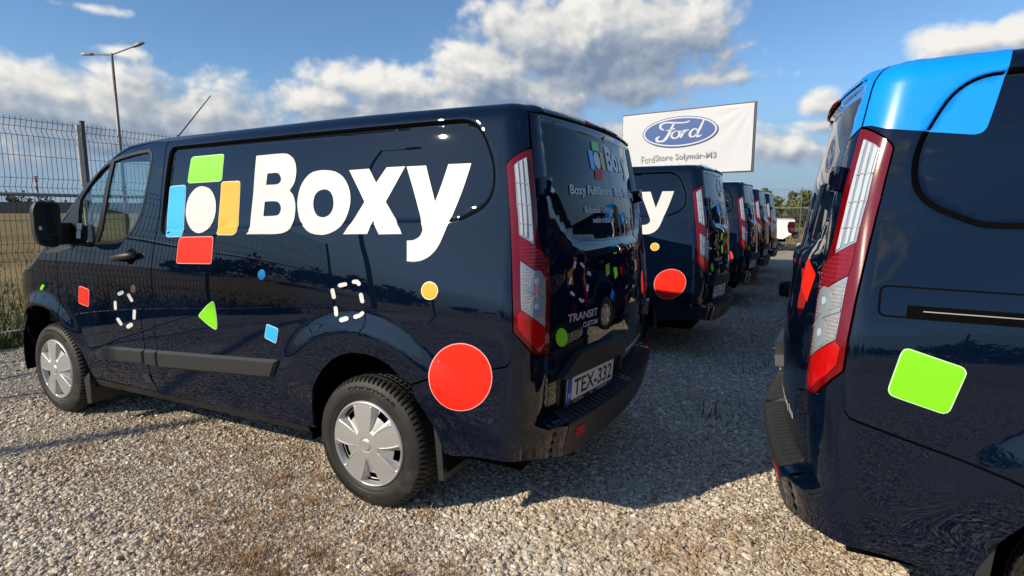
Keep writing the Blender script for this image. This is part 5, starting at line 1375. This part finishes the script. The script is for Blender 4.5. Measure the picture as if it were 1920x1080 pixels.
# a pale post doubled with the dark one beside the van
pp = MB(); pp.box((0, 0, 1.25), (.032, .032, 2.50)); o = pp.build('pale_post', POSTL)
o.location = (FX - .015, -.772, 0); tag(o, 'pale post standing right beside the dark fence post', 'post')
# fence on the near side of the lot, behind whoever stands here: the vans mirror it
make_fence('mesh_fence', (FX, 10.2, 0), (-24, 10.2, 0), 'mesh fence across the open side of the lot, mirrored in the van sides', 'mesh fences round the lot', WIREG, POSTM, rails=False)

# ---------------------------------------------------------------- street lamps
STEEL = mat('lamp_steel', (.20, .185, .175), .5, .5, var=.2, vscale=4)
HEADM = mat('lamp_head', (.12, .12, .125), .5, .2, var=.1)
def street_lamp(loc, hgt, arms, label, rz=0.):
    root = empty('street_lamp', loc, rz); tag(root, label, 'street lamp')
    b = MB(); b.tube([(0, 0, 0), (0, 0, hgt * .45), (0, 0, hgt)], [.115 * hgt / 9.85, .095 * hgt / 9.85, .062 * hgt / 9.85], 12); b.tube([(0, 0, hgt * .87), (0, 0, hgt * .875)], .075, 12)
    b.build('pole', STEEL, root, smooth=True)
    for (dx, dy, dz) in arms:
        b = MB(); b.tube([(0, 0, hgt - .06), (dx * .9, dy * .9, hgt - .06 + dz * .9)], .035, 8); ar = b.build('arm', STEEL, root)
        L = math.hypot(dx, dy); u = Vector((dx, dy, dz)).normalized(); s = Vector((-dy, dx, 0)).normalized()
        p = Vector((dx, dy, hgt - .06 + dz)); V = []
        for k, (t, w, h) in enumerate(((-.32, .05, .05), (-.20, .11, .075), (.10, .13, .08), (.34, .07, .04))):
            c = p + u * t
            V += [c + s * w - Vector((0, 0, .03)), c - s * w - Vector((0, 0, .03)), c - s * w * .7 + Vector((0, 0, h)), c + s * w * .7 + Vector((0, 0, h))]
        F = [(3, 2, 1, 0), (12, 13, 14, 15)] + [(k * 4 + i, k * 4 + (i + 1) % 4, k * 4 + 4 + (i + 1) % 4, k * 4 + 4 + i) for k in range(3) for i in range(4)]
        mobj('lamp_head', V, F, HEADM, root)
    return root
street_lamp((31.35, -15.05, 0), 9.85, ((1.15, .58, .02), (-1.2, -.70, .52)), 'double-armed street lamp rising behind the mesh fence on the left')
# a slender lamp on the near side throws the thin shadow line over the gravel
street_lamp((9.3, 12.0, 0), 8.5, ((-1.2, .3, .25),), 'single-armed lamp post on the open side, throwing a thin shadow over the gravel')

# ---------------------------------------------------------------- wall, mast, far things on the left
CONC = mat('dark_concrete', (.070, .072, .076), .85, var=.2, vscale=.6)
root = empty('concrete_wall', (0, 0, 0)); tag(root, 'long dark concrete wall on the horizon beyond the field', 'wall')
A, B = Vector((166., -20., 0)), Vector((112., -92., 0))
d = (B - A); L = d.length; u = d / L; n = 30
for i in range(n):
    c = A + u * (L * (i + .5) / n); q = MB(); q.box((0, 0, 0), (L / n - .06, .25, 2.5)); o = q.build('wall_panel', CONC, root)
    o.location = (c.x, c.y, 2.35 + .04 * math.sin(i * 2.1)); o.rotation_euler = (0, 0, math.atan2(u.y, u.x))
root = empty('striped_mast', (120.2, -48.6, 1.2)); tag(root, 'red and white striped mast standing behind the wall', 'mast')
MR = mat('mast_red', (.26, .10, .10), .6); MW = mat('mast_white', (.40, .39, .39), .6)
for k in range(9):
    q = MB(); q.box((0, 0, .36 + k * .71), (.42 - k * .015, .42 - k * .015, .71)); q.build('mast_band', (MR, MW)[k % 2], root)
q = MB(); q.box((0, 0, 6.6), (.5, .5, .25)); q.build('mast_top', MR, root)

# ---------------------------------------------------------------- trees
LEAFS = [mat('leaf_dark', (.050, .075, .016), .7, var=.5, vscale=.8), mat('leaf_olive', (.125, .135, .018), .7, var=.5, vscale=.8), mat('leaf_mid', (.085, .11, .018), .7, var=.5, vscale=.8)]
BARK = mat('bark', (.06, .045, .032), .9, var=.3)
def leaf_cloud(c, r, n, rg, size=.16):
    """leaf-sized faces through an uneven volume of lumps"""
    V, F = [], []
    lumps = [(np.array(c) + rg.normal(0, 1, 3) * np.array(r) * .42, np.array(r) * rg.uniform(.28, .55)) for _ in range(16)]
    for _ in range(n):
        lc, lr = lumps[rg.integers(len(lumps))]
        d = rg.normal(0, 1, 3); d /= np.linalg.norm(d); p = lc + d * lr * rg.uniform(.55, 1.08)
        if p[2] < .15: continue
        s = size * rg.uniform(.5, 1.5); a = rg.normal(0, 1, 3); a /= np.linalg.norm(a); bb = np.cross(a, d); bb /= np.linalg.norm(bb) + 1e-9
        k = len(V); V += [p - a * s - bb * s * .5, p + a * s - bb * s * .4, p + a * s * .7 + bb * s * .6, p - a * s * .8 + bb * s * .5]; F.append((k, k + 1, k + 2, k + 3))
    return V, F
def tree(loc, h, w, label, cat, mi, seed, group, n=2600, name='broadleaf_tree', low=.1):
    rg = np.random.default_rng(seed)
    root = empty(name, loc); tag(root, label, cat, group)
    b = MB(); b.tube([(0, 0, -.1), (.03 * h, 0, h * .3), (.0, .03 * h, h * .62)], [h * .03, h * .022, h * .010], 7)
    for k in range(5):
        a = rg.random() * 6.28; b.tube([(.02 * h, 0, h * (.22 + .07 * k)), (math.cos(a) * w * .35, math.sin(a) * w * .35, h * (.45 + .08 * k))], [h * .012, h * .004], 5)
    b.build('trunk', BARK, root)
    V, F = [], []
    for t, rr in ((low + .12, .42), (.42, .50), (.62, .42), (.80, .26)):
        v, f = leaf_cloud((rg.normal(0, .08 * w), rg.normal(0, .08 * w), h * t), (w * rr, w * rr, h * .17), n // 4, rg, .045 * h * .8)
        k = len(V); V += list(v); F += [tuple(i + k for i in q) for q in f]
    mobj('crown', V, F, LEAFS[mi], root)
    return root
TREES = [((1.9, -63, 0), 5.0, 3.2, 2, 'pointed dark green tree behind the last van, beyond the far fence'),
         ((.2, -60, 0), 3.5, 2.6, 1, 'small olive tree just right of the last van, beyond the far fence'),
         ((-1.05, -68, 0), 4.4, 2.6, 0, 'slim dark tree in the middle of the group beyond the far fence'),
         ((-2.4, -64, 0), 4.5, 3.6, 1, 'broad olive-green tree right of the slim dark one beyond the far fence'),
         ((-5.2, -66, 0), 4.2, 3.6, 2, 'green tree behind the near right van, beyond the far fence'),
         ((4.6, -66, 0), 4.0, 3.4, 0, 'dark tree hidden behind the left row, beyond the far fence')]
for i, (l, h, w, mi, lab) in enumerate(TREES): tree(l, h * .86, w, lab, 'tree', mi, 40 + i, 'trees beyond the far fence')
for i, (x, y, h, w) in enumerate(((0.9, -58, 1.9, 3.0), (-1.5, -57, 2.2, 3.4), (-3.3, -58.5, 2.0, 3.0))):
    tree((x, y, 0), h, w, ('low bush under the olive tree by the last van', 'low wide bush between the slim tree and the broad tree', 'low bush beside the near right van')[i], 'bush', (2, 0, 1)[i], 60 + i, 'bushes beyond the far fence', 1600, 'bush', .0)
def wood(name, spots, h, seed, mi, n=900):
    rg = np.random.default_rng(seed); V, F = [], []
    for x, y in spots:
        hh = h * rg.uniform(.6, 1.25)
        v, f = leaf_cloud((x, y, hh * .5), (hh * .55, hh * .55, hh * .42), n, rg, hh * .05)
        k = len(V); V += list(v); F += [tuple(i + k for i in q) for q in f]
    return tag(mobj(name, V, F, LEAFS[mi]), kind='stuff')
# the wood on the open side, mirrored as a dark edge in the van sides
wood('distant_wood', [(x + rng.normal(0, 2), 46 + rng.normal(0, 4)) for x in np.arange(-45, 75, 4.2)], 6.0, 91, 0, 700)
wood('horizon_trees', [(150 + rng.normal(0, 3), y + rng.normal(0, 2)) for y in np.concatenate([np.arange(-62, -48, 3.0)])], 5.5, 92, 0, 300)
wood('far_wood', [(x + rng.normal(0, 2), -150 + rng.normal(0, 6)) for x in np.arange(-60, 60, 5)], 2.4, 93, 0, 260)
# verge bushes at the left fence
# ---------------------------------------------------------------- billboard
CLOTH = mat('banner_white', (.53, .555, .585), .6, var=.03, vscale=3)
BFR = mat('banner_frame', (.06, .06, .065), .5, .3)
FBLUE = mat('emblem_blue', (.022, .075, .27), .4); TGREY = mat('banner_grey', (.32, .32, .325), .6); TGREY2 = mat('banner_light_grey', (.36, .36, .365), .6)
def billboard():
    TRp = Vector((.522, -27.25, 6.73)); TLp = Vector((7.29, -28.32, 6.73))
    root = empty('billboard', (0, 0, 0)); tag(root, 'white billboard with a blue oval emblem rising over the second van', 'billboard')
    ex = (TRp - TLp); ex.z = 0; W = ex.length; ex.normalize(); H = 3.22; up = Vector((0, 0, 1)); nn = ex.cross(up)
    top0 = 6.73
    P = lambda s, t, d=0.: TLp.xy.to_3d() + ex * (s * W) + up * (top0 - t * H) + nn * d
    q = MB(); q.prism([P(-.006, -.02, -.02), P(1.013, -.02, -.02), P(1.013, 1.02, -.02), P(-.006, 1.02, -.02)], -nn * .14); q.build('frame', BFR, root)
    # banner cloth, pulled into creases at its upper corner
    V, F, nx, ny = [], [], 64, 32
    for j in range(ny + 1):
        for i in range(nx + 1):
            s, t = i / nx, j / ny
            dx, dy = (1 - s) * W, t * H; r = math.hypot(dx, dy); an = math.atan2(dy, dx + 1e-6)
            cre = .02 * math.sin(an * 15) * math.exp(-r / 1.5) * min(1, r * 1.5) + .012 * math.sin(s * 9 + t * 4)
            V.append(P(s, t, .02 + cre * (1 if 0 < i < nx and 0 < j < ny else 0)))
    n = nx + 1
    for j in range(ny):
        for i in range(nx): F.append((j * n + i, j * n + n + i, j * n + n + i + 1, j * n + i + 1))
    mobj('banner', V, F, CLOTH, root, smooth=True)
    def ell(c, rx, ry, m, d, nm, k=1.):
        N = 48; mobj(nm, [P(c[0] + rx * math.cos(2 * math.pi * i / N) , c[1] + ry * math.sin(2 * math.pi * i / N), d) for i in range(N)], [tuple(range(N))[::-1]], m, root)
    c = (.467, .335)
    ell(c, .292, .242, FBLUE, .085, 'emblem_rim'); ell(c, .285, .230, CLOTH, .088, 'emblem_ring'); ell(c, .272, .208, FBLUE, .091, 'emblem_field')
    # script letters as brush strokes
    def stroke(pts, w, nm='emblem_letter'):
        Q = []
        Pn = len(pts)
        for i in range(Pn - 1):
            p0, p1, p2, p3 = [np.array(pts[max(0, min(Pn - 1, i + k - 1))][:2], float) for k in range(4)]
            for t in np.linspace(0, 1, 7)[:-1]:
                Q.append(.5 * (2 * p1 + (p2 - p0) * t + (2 * p0 - 5 * p1 + 4 * p2 - p3) * t * t + (3 * p1 - p0 - 3 * p2 + p3) * t ** 3))
        Q.append(np.array(pts[-1][:2], float)); Q = np.array(Q)
        T = np.gradient(Q, axis=0); T /= np.linalg.norm(T, axis=1, keepdims=True) + 1e-9
        V, F = [], []
        for i, (p, t) in enumerate(zip(Q, T)):
            k = i / (len(Q) - 1); ww = w * (.55 + .45 * math.sin(math.pi * min(1, max(0, k * 1.0)))) 
            # broad-nib: heavier on down strokes
            ww *= .75 + .5 * abs(t[1])
            for sg in (1, -1):
                a = p + np.array([-t[1], t[0]]) * ww * sg
                V.append(P(c[0] + a[0] * H / W * 1.0, c[1] - a[1] * .78, .094))
        for i in range(len(Q) - 1): F.append((2 * i, 2 * i + 1, 2 * i + 3, 2 * i + 2))
        mobj(nm, V, F, CLOTH, root)
    stroke([(-.25, .06), (-.31, .10), (-.30, .18), (-.20, .205), (-.06, .185), (.10, .175), (.17, .20)], .020)
    stroke([(-.08, .18), (-.13, .07), (-.18, -.06), (-.25, -.16), (-.35, -.165), (-.37, -.10), (-.32, -.07)], .022)
    stroke([(-.22, .045), (-.14, .05), (-.06, .075)], .014)
    stroke([(-.03, .02), (-.09, .0), (-.12, -.08), (-.07, -.13), (.0, -.09), (.01, -.01), (-.03, .02), (.05, .0)], .016)
    stroke([(.09, .03), (.06, -.06), (.03, -.13)], .018); stroke([(.07, -.05), (.12, .015), (.17, .02)], .015)
    stroke([(.31, .0), (.25, .03), (.19, -.03), (.19, -.11), (.25, -.12), (.31, -.04)], .017)
    stroke([(.40, .20), (.35, .06), (.30, -.07), (.31, -.13), (.37, -.10)], .018)
    flat_text('banner_lettering', 'Ford', P(.165, .800, .09), ex * (.108 * W), up * (.115 * H), TGREY2, root, 0.)
    flat_text('banner_lettering', 'Store Solym\u00e1r-M3', P(.281, .805, .09), ex * (.470 * W), up * (.125 * H), TGREY, root, .008)
    flat_text('banner_lettering', 'www.fordsolymar.hu', P(.30, .945, .09), ex * (.38 * W), up * (.10 * H), TGREY, root, .0)
    for s in (.20, .62):
        q = MB(); q.box((0, 0, 0), (.18, .18, top0)); o = q.build('post', BFR, root); p = P(s, 0, -.28); o.location = (p.x, p.y, top0 / 2)
billboard()

# ---------------------------------------------------------------- white pickup
def pickup():
    WP = mat('white_paint', (.74, .75, .76), .3, 0, 1., .03); 
    root = empty('pickup_truck', (-.42, -21.6, 0), 0.02); tag(root, 'white pickup truck parked at the far end of the gravel by the fence', 'pickup truck')
    root.scale = (1.13,) * 3
    def half(profile):
        return profile
    W = .90
    # side outline of the bed and cab, x forward, extruded across with a rounded shoulder
    def loft(name, outl, m, w0, w1, zs):
        V, F = [], []
        n = len(outl)
        for k, (wy, ins) in enumerate(((-w0, .05), (-w0 - .035, .0), (w0 + .035, .0), (w0, .05))):
            for x, z in outl: V.append((x, wy * (1 - .10 * max(0., z - 1.1)), z - (ins if z > zs else 0)))
        for k in range(3):
            for i in range(n):
                j = (i + 1) % n; F.append((k * n + i, k * n + j, k * n + n + j, k * n + n + i))
        F.append(tuple(range(n))); F.append(tuple(range(3 * n, 4 * n))[::-1])
        return mobj(name, V, F, m, root)
    loft('bed', rpoly([(-1.02, 1.10, .05), (-1.06, .95, .03), (-1.0, .62, .05), (-.72, .42, .03), (-.46, .44, .02), (-.42, .62, .15), (-.25, .82, .15), (0, .88, .2), (.25, .82, .15), (.42, .62, .15), (.46, .42, .02), (.75, .40, .02), (.75, 1.13, .02)], .03), WP, .88, 0, 1.0)
    loft('cab', rpoly([(.78, .40, .02), (2.75, .38, .02), (2.80, .62, .2), (3.0, .84, .2), (3.22, .88, .2), (3.45, .82, .2), (3.62, .6, .2), (3.66, .42, .02), (4.05, .42, .05), (4.10, .75, .1), (4.05, 1.0, .1), (3.9, 1.08, .1), (2.85, 1.16, .05), (2.25, 1.72, .15), (1.8, 1.80, .2), (.95, 1.76, .15), (.80, 1.15, .03)], .04), WP, .86, 0, 1.0)
    b = MB(); b.box((-.98, 0, 1.115), (.06, 1.62, .04)); b.box((-.15, .86, 1.14), (1.75, .05, .035)); b.box((-.15, -.86, 1.14), (1.75, .05, .035)); b.tube([(.7, -.8, 1.15), (.7, -.8, 1.35), (.7, .8, 1.35), (.7, .8, 1.15)], .03, 8); b.build('bed_rail', BLACK, root)
    for sg in (1, -1):
        b = MB(); b.prism([(-1.035, .925 * sg, 1.00), (-.86, .93 * sg, 1.00), (-.82, .935 * sg, .86), (-.86, .935 * sg, .66), (-.99, .92 * sg, .60), (-1.06, .915 * sg, .70)], (0, -.12 * sg, 0)); h = b.build('tail_light', mat('smoked_red', (.05, .004, .006), .15, 0, 1.), root)
        b = MB(); b.prism([(-1.03, .928 * sg, .80), (-.90, .934 * sg, .80), (-.91, .934 * sg, .70), (-1.05, .92 * sg, .68)], (0, .006 * sg, 0)); b.build('lamp_lens', mat('smoked_grey', (.07, .04, .04), .2, 0, 1.), h)
        b = MB(); b.prism([(1.0, .90 * sg, 1.17), (2.15, .90 * sg, 1.17), (1.95, .845 * sg, 1.62), (1.05, .845 * sg, 1.62)], (0, .006 * sg, 0)); b.build('side_window', GLASSBLK, root)
        b = MB(); b.box((2.35, .97 * sg, 1.22), (.12, .2, .18), bev=.03); b.build('wing_mirror', WP, root)
        for x in (0, 3.22):
            o = bpy.data.objects.new('wheel', WHEEL_CACHE['tyre']); col.objects.link(o); o.parent = root; o.location = (x, .80 * sg, .36); o.scale = (1.08,) * 3
            q = bpy.data.objects.new('wheel_cover', WHEEL_CACHE['c']); col.objects.link(q); q.parent = o
            q2 = bpy.data.objects.new('rim', WHEEL_CACHE['r']); col.objects.link(q2); q2.parent = o
            if sg < 0: o.rotation_euler = (0, 0, math.pi)
    b = MB(); b.box((-1.08, 0, .52), (.18, 1.66, .16), bev=.03); b.box((-1.10, 0, .62), (.16, 1.0, .05)); b.build('rear_bumper', BLACK, root)
    b = MB(); b.box((1.5, 0, .42), (4.6, 1.2, .2)); b.tube([(0, -.7, .36), (0, .7, .36)], .05, 8); b.build('chassis', VOID, root)
pickup()

# ---------------------------------------------------------------- small black ring lying in the aisle
V, F = lathe_y([(.10, -.09), (.115, -.12), (.145, -.13), (.170, -.115), (.186, -.07), (.190, 0), (.186, .07), (.170, .115), (.145, .13), (.115, .12), (.10, .09), (.10, -.09)], 40)
o = mobj('tyre', [(x, -z, y + .125) for x, y, z in V], F, RUBBER, smooth=True)
o.location = (-1.735, -7.97, 0)
tag(o, 'small black rubber ring lying beside the near right van, half hidden by it', 'tyre')
